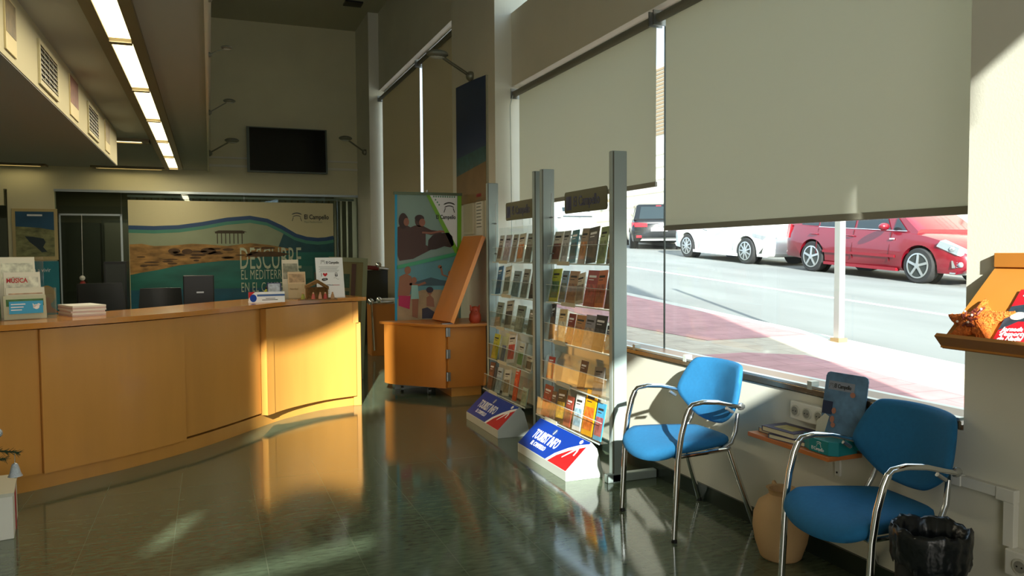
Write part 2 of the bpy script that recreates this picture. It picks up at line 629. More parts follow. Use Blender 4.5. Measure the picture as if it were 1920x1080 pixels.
# office room behind
struct('wall_office_back', MB().box(X0, XG, 18.4, 18.5, 0, 2.9), mat('office_wall', (120, 118, 96), 0.9))
struct('ceiling_office', MB().box(X0, XG, YB + 0.15, 18.5, 2.8, 2.9), M_CEIL)
struct('wall_office_right', MB().box(XG - 0.25, XG, YB + 0.15, 18.5, 0, 2.9), M_WALL)
struct('wall_outer_right', MB().box(XG, XG + 0.15, 13.75, 18.6, 0, ZC), M_WALL)
struct('lintel_4', MB().box(XG - 0.1, XG + 0.15, 8.75, 13.75, -0.2, 0.49), M_WALL)
ol = area('office_fill', (0.0, 16.6, 2.75), (0, 0, -1), 4.0, 1.2, 26, (1.0, 0.96, 0.8))  # added area light without a fitting, brightens the office behind the glazing
# vertical slat blinds behind the glazing
vb = thing('vertical_blind', 'grey vertical slat blind behind the glazed partition', 'blind', (1.0, YB + 0.5, 0))
for i in range(34):
    x = -1.3 + i * 0.117
    obj('slat', MB().hexa([(x, YB + 0.45, 0.02), (x + 0.09, YB + 0.49, 0.02), (x + 0.09, YB + 0.493, 0.02), (x, YB + 0.453, 0.02),
                           (x, YB + 0.45, 2.5), (x + 0.09, YB + 0.49, 2.5), (x + 0.09, YB + 0.493, 2.5), (x, YB + 0.453, 2.5)]), mat('slat_grey', (150, 156, 146), 0.8), vb)
obj('head_rail', MB().box(-1.35, 2.68, YB + 0.44, YB + 0.5, 2.505, 2.545), M_ALU, vb)
cb = thing('office_cabinet', 'tall dark cabinet inside the office behind glass door', 'cabinet', (-2.0, 17.0, 0))
obj('body', MB().box(-3.2, -1.98, 17.0, 17.6, 0, 2.1), mat('cab_dark', (58, 62, 52), 0.6), cb)
obj('door', MB().box(-1.9, -1.36, 16.98, 17.0, 0.05, 2.1), mat('cab_grey', (110, 108, 92), 0.6), cb)
obj('body', MB().box(-1.95, -1.3, 17.0, 17.6, 0, 2.15), mat('cab_dark', (58, 62, 52), 0.6), cb)

# mezzanine and soffit box on the left
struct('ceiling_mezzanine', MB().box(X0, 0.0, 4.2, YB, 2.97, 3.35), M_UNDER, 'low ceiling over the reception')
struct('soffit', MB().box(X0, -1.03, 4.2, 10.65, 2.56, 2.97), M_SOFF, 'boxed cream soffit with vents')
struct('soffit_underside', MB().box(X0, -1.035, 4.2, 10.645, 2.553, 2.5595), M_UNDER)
struct('trim_3', MB().box(0.0, 0.025, 4.2, YB, 2.95, 3.02).box(0.0, 0.05, 4.2, YB, 3.3, 3.36), M_WALL, 'edge profile of the mezzanine')


def strip(label, x0, x1, y0, y1, n, along='y', z=2.97, k=17):
    t = thing('strip_light', label, 'ceiling light', ((x0 + x1) / 2, (y0 + y1) / 2, z))
    f = MB()
    wd = 0.075
    fm = mat('light_frame', (120, 108, 78), 0.5)
    f.box(x0 - wd, x0, y0 - wd, y1 + wd, z - 0.035, z - 0.0005).box(x1, x1 + wd, y0 - wd, y1 + wd, z - 0.035, z - 0.0005)
    f.box(x0, x1, y0 - wd, y0, z - 0.035, z - 0.0005).box(x0, x1, y1, y1 + wd, z - 0.035, z - 0.0005)
    obj('frame', f, fm, t)
    for i in range(n):
        if along == 'y':
            a = y0 + (y1 - y0) * i / n; b = y0 + (y1 - y0) * (i + 1) / n
            obj('diffuser', MB().box(x0, x1, a + 0.02, b - 0.02, z - 0.02, z - 0.001), mat('warm_diffuser', (255, 244, 200), 0.5, emit=(255, 236, 176), estr=k * 0.2), t)
            obj('divider', MB().box(x0, x1, b - 0.035, b + 0.035, z - 0.05, z - 0.001), fm, t)
            l = bpy.data.lights.new('strip_lamp', 'AREA')
            l.shape = 'RECTANGLE'; l.size = x1 - x0; l.size_y = b - a - 0.1; l.energy = k * 0.5; l.color = (1.0, 0.9, 0.68)
            lo = bpy.data.objects.new('strip_lamp', l); COL.objects.link(lo); lo.parent = t
            lo.location = (0, (a + b) / 2 - (y0 + y1) / 2, -0.04)
        else:
            a = x0 + (x1 - x0) * i / n; b = x0 + (x1 - x0) * (i + 1) / n
            obj('diffuser', MB().box(a + 0.02, b - 0.02, y0, y1, z - 0.02, z - 0.001), mat('warm_diffuser', (255, 244, 200), 0.5, emit=(255, 236, 176), estr=k * 0.2), t)
            obj('divider', MB().box(b - 0.02, b + 0.02, y0, y1, z - 0.03, z - 0.001), fm, t)
    return t


strip('long row of lit warm ceiling panels over the reception counter', -0.61, -0.47, 4.35, 14.5, 6)
strip('short lit strip light across the ceiling beyond the soffit', -2.6, -0.78, 11.25, 11.40, 2, 'x')
strip('thin lit strip light close to the back wall, below long row', -1.75, -0.72, 14.72, 14.82, 1, 'x')
strip('small lit strip light at far left along the back wall', -3.2, -2.55, 14.72, 14.82, 1, 'x')

for i, (y0, y1, lb) in enumerate([(5.98, 6.60, 'square air vent grille on the soffit, nearer the camera'), (8.2, 8.85, 'smaller looking air vent grille farther along the soffit')]):
    z0, z1 = 2.625, 2.86
    t = thing('air_vent', lb, 'vent', (-1.03, (y0 + y1) / 2, 2.74))
    f = MB()
    f.box(-1.0295, -1.015, y0 - 0.03, y1 + 0.03, z0 - 0.03, z0).box(-1.0295, -1.015, y0 - 0.03, y1 + 0.03, z1, z1 + 0.03)
    f.box(-1.0295, -1.015, y0 - 0.03, y0, z0, z1).box(-1.0295, -1.015, y1, y1 + 0.03, z0, z1)
    obj('frame', f, mat('vent_cream', (190, 180, 140), 0.6), t)
    obj('backing', MB().box(-1.0295, -1.026, y0, y1, z0, z1), M_BLACK, t)
    g = MB()
    for k in range(7):
        z = z0 + (z1 - z0) * (k + 0.5) / 7
        g.box(-1.026, -1.016, y0, y1, z - 0.005, z + 0.004)
    for k in range(1, 4):
        y = y0 + (y1 - y0) * k / 4
        g.box(-1.024, -1.018, y - 0.006, y + 0.006, z0, z1)
    obj('grille', g, mat('vent_slat', (120, 116, 92), 0.5), t)
for y0, y1, z1, lb, cc in [(5.04, 5.30, 2.90, 'sepia picture banner hanging on the soffit, nearest the camera', (112, 96, 62)),
                           (7.18, 7.6, 2.93, 'reddish brown picture banner on the soffit between two vents', (120, 70, 48)),
                           (9.45, 9.85, 2.93, 'narrow picture banner on the soffit after the far vent', (140, 122, 84))]:
    t = thing('picture_banner', lb, 'picture', (-1.03, (y0 + y1) / 2, 2.6))
    obj('board', MB().box(-1.0295, -1.02, y0, y1, 2.60, z1), mat('banner_cream', (206, 190, 140), 0.6), t)
    obj('picture', MB().box(-1.02, -1.0185, y0 + 0.01, y1 - 0.01, 2.70, z1 - 0.01), mat('banner_pic_%d' % int(y0), cc, 0.6, var=0.4, vscale=14), t)
struct('trim_4', MB().box(2.2, 2.5, 13.2, 13.45, ZC - 0.03, ZC - 0.001), M_BLACK, 'dark square vent in the high ceiling')

# ================================================================== RECEPTION COUNTER
FR = [(-1.6, 5.2), (-1.16, 5.42), (-0.98, 5.52), (-0.80, 5.64), (-0.52, 5.83), (-0.19, 6.12), (0.08, 6.42), (0.38, 6.80), (0.62, 7.08), (0.94, 7.32), (1.30, 7.45)]


def smooth_poly(pts, n=4):
    out = []
    for i in range(len(pts) - 1):
        p0 = pts[max(0, i - 1)]; p1 = pts[i]; p2 = pts[i + 1]; p3 = pts[min(len(pts) - 1, i + 2)]
        for k in range(n):
            t = k / n
            out.append(tuple(0.5 * (2 * p1[j] + (p2[j] - p0[j]) * t + (2 * p0[j] - 5 * p1[j] + 4 * p2[j] - p3[j]) * t * t + (3 * p1[j] - p0[j] - 3 * p2[j] + p3[j]) * t ** 3) for j in (0, 1)))
    out.append(pts[-1])
    return out


def offset(poly, d):
    out = []
    for i, p in enumerate(poly):
        a = poly[max(0, i - 1)]; b = poly[min(len(poly) - 1, i + 1)]
        dx, dy = b[0] - a[0], b[1] - a[1]
        l = math.hypot(dx, dy)
        out.append((p[0] - dy / l * d, p[1] + dx / l * d))
    return out


FS = smooth_poly(FR)


def band(poly, d0, d1, z0, z1):
    a = offset(poly, d0); b = offset(poly, d1)
    mb = MB()
    rings = [[(p[0], p[1], z0), (q[0], q[1], z0), (q[0], q[1], z1), (p[0], p[1], z1)] for p, q in zip(a, b)]
    mb.loft(rings)
    return mb


ct = thing('reception_counter', 'long curved maple reception counter with sunlit right end', 'counter', (0, 6.5, 0))
obj('plinth', band(FS, 0.012, 0.06, 0, 0.098), M_MAPLE, ct, smooth=True)


def sub(x0, x1):
    out = [p for p in FS if x0 < p[0] < x1]
    def at(x):
        for a, b in zip(FS, FS[1:]):
            if a[0] <= x <= b[0]:
                t = (x - a[0]) / (b[0] - a[0]); return (x, a[1] + (b[1] - a[1]) * t)
    return [at(x0)] + out + [at(x1)]


obj('front_panel', band(sub(-1.59, -1.00), 0.0, 0.06, 0.10, 1.0), M_MAPLE, ct, smooth=True)
obj('front_panel', band(sub(-0.997, -0.20), -0.022, 0.05, 0.10, 1.0), M_MAPLE, ct, smooth=True)
obj('front_panel', band(sub(-0.183, 0.385), 0.004, 0.05, 0.115, 1.0), M_MAPLE, ct, smooth=True)
obj('front_panel', band(sub(0.39, 1.27), -0.05, 0.05, 0.10, 0.80), M_MAPLE, ct, smooth=True)
obj('front_panel', band(sub(0.392, 1.235), -0.05, 0.05, 0.80, 1.0), M_MAPLE, ct, smooth=True)
obj('panel_gap', band(sub(-0.2, -0.18), 0.03, 0.05, 0.10, 1.0), M_DARK, ct)
obj('corner_strip', band(sub(0.385, 0.45), -0.056, 0.0, 0.10, 1.0), M_MAPLE, ct)
obj('end_panel', MB().box(1.26, 1.335, 7.42, 8.0, 0.0, 0.80), M_MAPLE, ct, bevel=0.004)
obj('end_panel', MB().box(1.24, 1.31, 7.40, 8.0, 0.80, 1.0), M_MAPLE, ct)
obj('countertop', band([(-1.62, 5.18)] + FS[1:-1] + [(1.37, 7.47)], -0.07, 0.56, 1.01, 1.045), wood('maple_top', (196, 128, 50), 0.16), ct, smooth=True, bevel=0.006)
obj('back_panel', band(sub(-1.59, 1.2), 0.52, 0.55, 0.0, 1.008), M_MAPLE, ct)

# ================================================================== CORNER CABINET + BANNER
cb = thing('corner_cabinet', 'low maple cabinet with curved door beside the cream column', 'cabinet', (2.2, 7.9, 0))
body = [(2.22, 7.46), (2.62, 7.46), (2.66, 7.55), (2.66, 8.12), (1.76, 8.12)]
obj('body', MB().prism([(x, y, 0.1) for x, y in body], (0, 0, 0.615)), M_MAPLE2, cb)
obj('plinth', MB().box(2.26, 2.58, 7.5, 8.1, 0, 0.1), M_MAPLE, cb)
dr = [(1.70, 8.08), (1.72, 8.0), (1.78, 7.90), (1.87, 7.80), (1.97, 7.70), (2.08, 7.58), (2.19, 7.46)]
do_ = obj('door', band(smooth_poly(dr, 3), 0.0, 0.025, 0.095, 0.715), M_MAPLE2, cb, smooth=True)
for z in (0.17, 0.40, 0.62):
    obj('hinge', MB().cyl((2.205, 7.447, z), (2.205, 7.447, z + 0.09), 0.011, 10).box(2.19, 2.235, 7.438, 7.445, z, z + 0.09), M_STEEL, cb)
obj('top', MB().prism([(x, y, 0.715) for x, y in [(1.68, 8.10), (1.95, 7.68), (2.19, 7.42), (2.655, 7.40), (2.67, 7.6), (2.67, 8.14), (1.66, 8.14)]], (0, 0, 0.027)), M_MAPLE2, cb, bevel=0.004)
for x, y in ((1.85, 8.0), (2.08, 7.75)):
    obj('caster', MB().cyl((x, y, 0.03), (x + 0.03, y, 0.03), 0.03, 12), M_STEEL, cb, smooth=True)

# leaning flap
pk = thing('counter_flap', 'maple flap board propped up on the corner cabinet against the column', 'board', (2.25, 7.75, 0.743))
A = Vector((2.285, 7.48, 0.745)); Bv = Vector((2.63, 7.48, 1.62)); dy = Vector((-0.07, 0.44, 0))
th = Vector((-0.035, 0, 0.018))
obj('board', MB().hexa([A, A + dy, A + dy + th, A + th, Bv, Bv + dy * 0.95, Bv + dy * 0.95 + th, Bv + th]), M_MAPLE2, pk)
obj('edge_strip', MB().hexa([A + Vector((0, -0.006, 0)), A, A + th, A + th + Vector((0, -0.006, 0)), Bv + Vector((0, -0.006, 0)), Bv, Bv + th, Bv + th + Vector((0, -0.006, 0))]), mat('edge_orange', (226, 140, 56), 0.4), pk)
obj('hinge', MB().box(2.17, 2.29, 7.50, 7.56, 0.7425, 0.75), M_STEEL, pk)

# clay owl on the cabinet
fg = thing('clay_figurine', 'small red clay figurine on the corner cabinet by the column', 'figurine', (2.54, 7.58, 0.742))
obj('body', MB().lathe([(0.05, 0), (0.065, 0.03), (0.06, 0.08), (0.045, 0.11), (0.05, 0.14), (0.03, 0.165), (0.0, 0.17)], (2.54, 7.56, 0.742), 16, 0.03), mat('terracotta_red', (176, 66, 36), 0.6, var=0.2), fg, smooth=True, angle=60)
obj('ear', MB().cyl((2.50, 7.55, 0.87), (2.485, 7.55, 0.925), 0.02, 8, 0.004), mat('terracotta_red'), fg)
obj('ear', MB().cyl((2.575, 7.56, 0.87), (2.59, 7.56, 0.925), 0.02, 8, 0.004), mat('terracotta_red'), fg)
obj('snout', MB().cyl((2.535, 7.51, 0.85), (2.53, 7.485, 0.845), 0.018, 10), mat('terracotta_red'), fg)

# roll-up banner
bn = thing('rollup_banner', 'roll-up banner with beach family photos, blue edge and green triangle', 'banner', (2.2, 8.2, 0))


class BannerPL(PL):
    def p(self, a, b, c=0):
        return super().p(a, 0.70 + 0.68 * b, c)

    def ell(self, mb, a, b, ra, rb, w0, w1, n=18):
        return super().ell(mb, a, b, ra, rb * 1.4, w0, w1, n)


flat = PL((1.835, 8.2, 0.02), (1, 0.0, 0), (0.012, 0, 1))
pl = BannerPL((1.835, 8.2, 0.02), (1, 0.0, 0), (0.012, 0, 1))
BW, BH = 0.745, 2.07
obj('base', MB().box(1.83, 2.58, 8.17, 8.30, 0, 0.07), M_ALU, bn)
obj('top_bar', MB().box(1.85, 2.61, 8.18, 8.22, 2.09, 2.12), mat('bar_green', (96, 108, 84), 0.4, 0.5), bn)
obj('pole', MB().cyl((2.2, 8.24, 0.05), (2.23, 8.24, 2.15), 0.01, 8), M_ALU, bn)
e = 0.0025
b = MB(); flat.rect(b, 0, BW, 0, 2.085, -e, 0); obj('sheet', b, mat('banner_sheet', (122, 158, 150), 0.5), bn)
b = MB(); pl.poly(b, [(0.02, 0.90), (BW - 0.03, 1.12), (BW - 0.03, 2.03), (0.02, 2.03)], 0, e); obj('upper_photo', b, mat('photo_sky', (134, 160, 148), 0.5, var=0.06, vscale=3), bn)
b = MB(); pl.poly(b, [(0.02, 0.02), (BW - 0.03, 0.02), (BW - 0.03, 1.05), (0.02, 0.84)], 0, e); obj('lower_photo', b, mat('photo_sea', (96, 150, 156), 0.5, var=0.08, vscale=3), bn)
b = MB(); pl.poly(b, [(0.02, 0.02), (BW - 0.03, 0.02), (BW - 0.03, 0.45), (0.5, 0.5), (0.3, 0.5), (0.02, 0.36)], e, 2 * e); obj('sand', b, mat('photo_sand', (176, 150, 112), 0.6, var=0.12, vscale=9), bn)
b = MB(); pl.poly(b, [(0.2, 0.62), (0.3, 0.66), (0.4, 0.70), (0.5, 0.66), (0.62, 0.63), (0.7, 0.6), (0.7, 0.56), (0.2, 0.57)], e, 2 * e); obj('hills', b, mat('photo_hills', (70, 96, 104), 0.6), bn)
b = MB(); flat.rect(b, 0, 0.025, 0, 2.085, 0.001, 3 * e); obj('blue_edge', b, mat('edge_cyan', (20, 150, 190), 0.4), bn)
b = MB(); pl.poly(b, [(0.02, 0.84), (BW, 1.06), (BW, 1.12), (0.02, 0.895)], 2 * e, 3 * e); obj('slanted_band', b, mat('band_teal', (60, 160, 110), 0.4), bn)
b = MB(); pl.rect(b, BW - 0.045, BW, 1.06, 2.035, 3 * e, 4 * e); pl.poly(b, [(0.34, 2.03), (0.38, 2.03), (BW - 0.02, 1.10), (BW - 0.07, 1.08)], 3 * e, 4 * e); obj('green_band', b, mat('band_green', (120, 178, 40), 0.4), bn)
b = MB(); pl.poly(b, [(0.385, 2.02), (BW - 0.05, 2.02), (BW - 0.05, 1.16)], 2 * e, 3 * e); obj('white_triangle', b, M_PWHITE, bn)
logo(flat, 0.605, 1.885, 0.135, 4 * e, M_INK, bn)
obj('lettering', pl.text('El Campello', 0.062, 0.455, 1.64, 4 * e, sx=0.74, bold=0.0012), M_INK, bn)
b = MB()
for k in range(10):
    pl.ell(b, 0.43 + k * 0.026, 1.995, 0.009, 0.011, 3 * e, 4 * e, 8)
for k in range(3):
    pl.ell(b, 0.45 + k * 0.02, 1.945 - k * 0.04, 0.009, 0.011, 3 * e, 4 * e, 8)
obj('icon_dots', b, mat('icon_green', (110, 160, 130), 0.5), bn)
skin = mat('print_skin', (156, 104, 76), 0.6); skin2 = mat('print_skin_shaded', (78, 52, 44), 0.6); hair = mat('print_hair', (60, 40, 34), 0.6)
b = MB()
for (a, bb, ra, rb) in [(0.10, 1.62, .045, .06), (0.27, 1.60, .05, .065)]:
    pl.ell(b, a, bb, ra, rb, 2 * e, 3 * e)
pl.poly(b, [(0.03, 1.05), (0.03, 1.5), (0.10, 1.56), (0.17, 1.5), (0.22, 1.53), (0.30, 1.53), (0.40, 1.46), (0.52, 1.44), (0.52, 1.40), (0.40, 1.38), (0.34, 1.40), (0.34, 1.22), (0.42, 1.16), (0.2, 1.0), (0.05, 0.97)], 2 * e, 3 * e)
obj('printed_couple', b, skin2, bn)
b = MB()
pl.poly(b, [(0.36, 1.14), (0.37, 1.3), (0.42, 1.38), (0.52, 1.41), (0.60, 1.42), (0.64, 1.36), (0.66, 1.22), (0.62, 1.18), (0.55, 1.2), (0.45, 1.15)], 3 * e, 4 * e)
obj('printed_dog', b, hair, bn)
b = MB(); pl.ell(b, 0.125, 1.585, .03, .045, 3 * e, 3.8 * e); obj('printed_face', b, mat('print_face', (150, 98, 78), 0.6), bn)
b = MB(); pl.ell(b, 0.30, 1.58, .034, .045, 3 * e, 3.8 * e); obj('printed_face', b, mat('print_face'), bn)
b = MB(); pl.stroke(b, [(0.30, 1.42), (0.40, 1.41), (0.50, 1.44), (0.58, 1.43)], 0.03, 3 * e, 3.8 * e); obj('printed_arm', b, mat('print_face'), bn)
b = MB(); pl.ell(b, 0.09, 1.60, .05, .09, 3 * e, 3.6 * e); obj('printed_hair', b, hair, bn)
b = MB(); pl.ell(b, 0.27, 1.645, .052, .04, 3 * e, 3.6 * e); obj('printed_hair', b, hair, bn)
b = MB()
pl.ell(b, 0.14, 0.82, .035, .045, 2 * e, 3 * e); pl.poly(b, [(0.03, 0.4), (0.05, 0.72), (0.12, 0.77), (0.18, 0.72), (0.19, 0.6), (0.16, 0.42)], 2 * e, 3 * e)
pl.stroke(b, [(0.16, 0.60), (0.26, 0.58), (0.34, 0.62)], 0.035, 2 * e, 3 * e)
pl.ell(b, 0.21, 0.66, .03, .036, 3 * e, 4 * e); pl.poly(b, [(0.19, 0.08), (0.19, 0.4), (0.26, 0.4), (0.25, 0.05)], 3 * e, 4 * e)
obj('printed_people', b, skin, bn)
b = MB()
pl.stroke(b, [(0.51, 0.87), (0.53, 0.74), (0.60, 0.70)], 0.022, 2 * e, 3 * e); pl.ell(b, 0.50, 0.87, .022, .02, 2 * e, 3 * e)
pl.ell(b, 0.62, 0.76, .026, .032, 2 * e, 3 * e); pl.poly(b, [(0.35, 0.24), (0.35, 0.38), (0.39, 0.42), (0.43, 0.36), (0.44, 0.22)], 2 * e, 3 * e)
pl.ell(b, 0.385, 0.46, .025, .03, 2 * e, 3 * e)
obj('printed_people', b, skin, bn)
b = MB(); pl.poly(b, [(0.04, 0.26), (0.04, 0.42), (0.17, 0.41), (0.16, 0.2)], 3 * e, 4 * e); obj('printed_swimwear', b, mat('print_pink', (186, 40, 86), 0.6), bn)
b = MB(); pl.poly(b, [(0.175, 0.36), (0.18, 0.58), (0.25, 0.58), (0.265, 0.36)], 4 * e, 5 * e); obj('printed_swimsuit', b, mat('print_mint', (150, 196, 184), 0.6), bn)
b = MB(); pl.ell(b, 0.385, 0.50, .04, .035, 3 * e, 4 * e); obj('printed_hat', b, mat('print_dark', (62, 56, 66), 0.6), bn)
b = MB(); pl.rect(b, 0.48, 0.58, 0.06, 0.28, 3 * e, 4 * e); pl.poly(b, [(0.3, 0.04), (0.3, 0.2), (0.36, 0.22), (0.48, 0.1), (0.5, 0.04)], 2 * e, 3 * e); obj('printed_bag', b, mat('print_dark', (62, 56, 66), 0.6), bn)

# notices on the column
for y0, y1, z0, z1, lb, hd in [(7.95, 8.3, 1.66, 2.13, 'narrow framed notice on the column right beside the banner edge', None),
                               (7.62, 7.88, 1.62, 2.14, 'framed notice with red heading on the cream column', M_RED),
                               (7.34, 7.58, 1.40, 2.14, 'blank cream board on the column edge beside the racks', None)]:
    t = thing('notice_frame', lb, 'notice', (X1, (y0 + y1) / 2, z0))
    obj('board', MB().box(X1 - 0.02, X1 - 0.0005, y0, y1, z0, z1), mat('notice_cream', (206, 200, 178), 0.5), t, bevel=0.003)
    obj('sheet', MB().box(X1 - 0.022, X1 - 0.02, y0 + 0.03, y1 - 0.03, z0 + 0.03, z1 - 0.03), M_PAPER if hd else mat('notice_sheet', (196, 190, 164), 0.6), t)
    if hd:
        obj('heading', MB().box(X1 - 0.024, X1 - 0.022, y0 + 0.05, y1 - 0.05, z1 - 0.09, z1 - 0.055), hd, t)
        g = MB()
        for k in range(9):
            g.box(X1 - 0.024, X1 - 0.022, y0 + 0.05 + random.random() * 0.05, y1 - 0.05, z1 - 0.13 - k * 0.035, z1 - 0.12 - k * 0.035)
        obj('text_lines', g, mat('grey_ink', (120, 126, 116), 0.6), t)

# beach poster high on the column
t = thing('beach_poster', 'tall deep blue sky, sea and sand poster high on the column', 'poster', (X1, 8.0, 2.4))
P_ = PL((X1 - 0.0005, 8.53, 2.0), (0, -1, 0), (0, 0, 1))
b = MB(); P_.poly(b, [(0, 0), (1.03, 0), (1.03, 1.27), (0.55, 1.31), (0, 1.34)], 0, 0.02); obj('board', b, mat('poster_edge', (160, 156, 130), 0.5), t)
b = MB(); P_.poly(b, [(0, 0.52), (1.01, 0.52), (1.01, 1.27), (0.55, 1.31), (0, 1.34)], 0.02, 0.022); obj('sky_area', b, mat('poster_sky', (24, 50, 98), 0.35), t)
b = MB(); P_.poly(b, [(0, 0.33), (1.01, 0.40), (1.01, 0.56), (0, 0.53)], 0.022, 0.024); obj('sea_area', b, mat('poster_sea', (34, 92, 92), 0.35, var=0.3, vscale=12), t)
b = MB(); P_.poly(b, [(0, 0), (1.01, 0), (1.01, 0.40), (0, 0.33)], 0.022, 0.0235); obj('sand_area', b, mat('poster_sand', (134, 104, 58), 0.5, var=0.1), t)


# spotlights on arms
def arm_spot(base, head, label, s=1.0):
    t = thing('arm_spotlight', label, 'spotlight', base, 'arm spotlights')
    bs, hd = Vector(base), Vector(head)
    d = (hd - bs).normalized()
    gm = mat('spot_grey', (128, 128, 112), 0.4, 0.5)
    obj('mount', MB().ball(base, 0.055 * s, 12), gm, t, smooth=True)
    side = d.cross(Vector((0, 0, 1))).normalized() * 0.018 * s
    obj('arm', MB().tube([bs + side, hd + side], 0.008 * s, 8).tube([bs - side, hd - side], 0.008 * s, 8), gm, t)
    hx = Vector((-d.x, -d.y, 0)).normalized()
    obj('head', MB().ball(hd, 0.12 * s, 14, (1.0, 0.62, 0.36)), gm, t, smooth=True)
    obj('lens', MB().ball(hd + Vector((0, 0, -0.026 * s)), 0.085 * s, 12, (1.0, 0.6, 0.3)), mat('lens_white', (190, 192, 180), 0.2), t, smooth=True)
    return t


arm_spot((2.66, 8.0, 3.36), (2.22, 7.75, 3.50), 'arm spotlight above the beach poster on the near column')
arm_spot((2.66, 14.1, 3.30), (2.30, 14.0, 3.52), 'arm spotlight to the right of the wall television')
arm_spot((0.03, 14.3, 3.20), (0.40, 14.2, 3.42), 'arm spotlight to the left of the wall television')
arm_spot((0.03, 9.9, 3.14), (0.26, 9.9, 3.29), 'small arm spotlight halfway up the mezzanine edge', 0.6)
arm_spot((0.03, 6.9, 3.10), (0.17, 6.9, 3.17), 'upper small arm spotlight on the mezzanine edge', 0.4)
arm_spot((0.03, 5.08, 3.00), (0.19, 5.0, 3.06), 'arm spotlight cropped by the top edge of the picture', 0.4)

# television
tv = thing('television', 'black wall television with thin silver frame, switched off', 'television', (1.39, 14.9, 3.0))
T = Matrix.Translation((1.38, 14.86, 3.37)) @ Matrix.Rotation(math.radians(-4), 4, 'X')
obj('housing', MB().box(-0.71, 0.71, 0.0, 0.07, -0.41, 0.41), M_BLACK, tv, xform=T, bevel=0.01)
f = MB()
f.box(-0.715, 0.715, -0.012, 0.0, -0.415, -0.385).box(-0.715, 0.715, -0.012, 0.0, 0.40, 0.415).box(-0.715, -0.665, -0.012, 0.0, -0.385, 0.40).box(0.685, 0.715, -0.012, 0.0, -0.385, 0.40)
obj('frame', f, mat('tv_frame', (104, 112, 104), 0.3, 0.4), tv, xform=T)
obj('screen', MB().box(-0.665, 0.685, -0.004, -0.0005, -0.385, 0.40), mat('tv_screen', (8, 10, 10), 0.12), tv, xform=T)
obj('wall_mount', MB().box(1.2, 1.56, 14.93, 14.999, 3.2, 3.5), M_BLACK, tv)

# ================================================================== OFFICE PANEL (printed wall panel)
pn = thing('mural_panel', 'wide mural panel of a rocky shore reading DESCUBRE EL MEDITERRÁNEO', 'panel', (0.45, YB - 0.1, 0))
PW, PH = 3.50, 2.42
pl = PL((-1.30, YB - 0.07, 0.0), (1, 0, 0), (0, 0, 1))
b = MB(); pl.rect(b, 0, PW, 0.001, PH, -0.02, 0); obj('board', b, mat('panel_cream', (214, 204, 160), 0.5), pn)
e = 0.003
sea = mat('mural_sea', (22, 104, 92), 0.4, var=0.35, vscale=1.6, stretch=(0.7, 1, 2.2))
b = MB(); pl.rect(b, 0.01, PW, 0.31, 1.62, 0, e); obj('sea_area', b, sea, pn)
b = MB(); pl.rect(b, 0.01, PW, 0.31, 0.85, e, 1.3 * e); obj('deep_sea_area', b, mat('mural_deep', (16, 84, 104), 0.4, var=0.3, vscale=1.5), pn)
top = [(0, 1.98), (0.4, 1.97), (0.8, 1.99), (1.2, 2.05), (1.6, 2.13), (2.0, 2.17), (2.3, 2.12), (2.55, 2.0), (2.8, 1.85), (3.0, 1.79), (3.2, 1.77), (3.35, 1.78), (3.5, 1.81)]
b = MB(); pl.poly(b, [(0.01, 1.6)] + [(3.5, 1.6)] + [(a, v - 0.05) for a, v in reversed(top)], e, 1.6 * e); obj('haze_area', b, mat('mural_haze', (150, 160, 130), 0.5, var=0.08, vscale=2), pn)
b = MB(); pl.stroke(b, [(a, v - 0.035) for a, v in top], 0.07, 1.6 * e, 2.2 * e); obj('blue_wave', b, mat('mural_blue', (22, 66, 110), 0.4), pn)
b = MB(); pl.stroke(b, [(a, v - 0.10) for a, v in top], 0.06, 1.6 * e, 2.0 * e); obj('green_wave', b, mat('mural_green', (60, 130, 110), 0.4), pn)
b = MB(); pl.poly(b, [(2.45, 1.5), (3.5, 1.5), (3.5, 1.75), (3.2, 1.71), (2.95, 1.73), (2.75, 1.80), (2.6, 1.88)], 1.7 * e, 1.9 * e); obj('dark_sea_area', b, mat('mural_dark', (20, 78, 84), 0.4, var=0.2), pn)
land = [(0.01, 1.12), (0.2, 1.16), (0.45, 1.2), (0.8, 1.28), (1.2, 1.32), (1.6, 1.36), (1.9, 1.36), (2.2, 1.42), (2.5, 1.5), (2.75, 1.555), (2.6, 1.585), (2.3, 1.64), (2.0, 1.67), (1.6, 1.62), (1.25, 1.65), (1.0, 1.66), (0.7, 1.63), (0.4, 1.62), (0.2, 1.66), (0.01, 1.65)]
b = MB(); pl.poly(b, land, 2 * e, 2.5 * e); obj('rocky_shore', b, mat('mural_rock', (158, 118, 62), 0.6, var=0.5, vscale=5, stretch=(1, 1, 2.5)), pn)
b = MB()
for k in range(26):
    a = 0.08 + random.random() * 2.3
    v = 1.24 + 0.1 * a + random.random() * 0.2
    pl.ell(b, a, min(v, 1.58), 0.04 + random.random() * 0.11, 0.012 + random.random() * 0.015, 2.5 * e, 2.9 * e, 8)
pl.ell(b, 0.72, 1.53, 0.10, 0.05, 2.5 * e, 2.9 * e); pl.ell(b, 0.93, 1.52, 0.09, 0.05, 2.5 * e, 2.9 * e); pl.ell(b, 1.28, 1.53, 0.13, 0.06, 2.5 * e, 2.9 * e)
pl.poly(b, [(1.9, 1.42), (2.5, 1.42), (2.7, 1.47), (2.4, 1.52), (2.0, 1.50)], 2.5 * e, 2.9 * e)
obj('rock_shadows', b, mat('mural_rock_dark', (88, 62, 34), 0.6, var=0.3, vscale=9), pn)
b = MB()
pl.rect(b, 1.40, 1.90, 1.845, 1.87, 2.5 * e, 3 * e)
pl.poly(b, [(1.38, 1.87), (1.95, 1.87), (1.86, 1.9), (1.46, 1.9)], 2.5 * e, 3 * e)
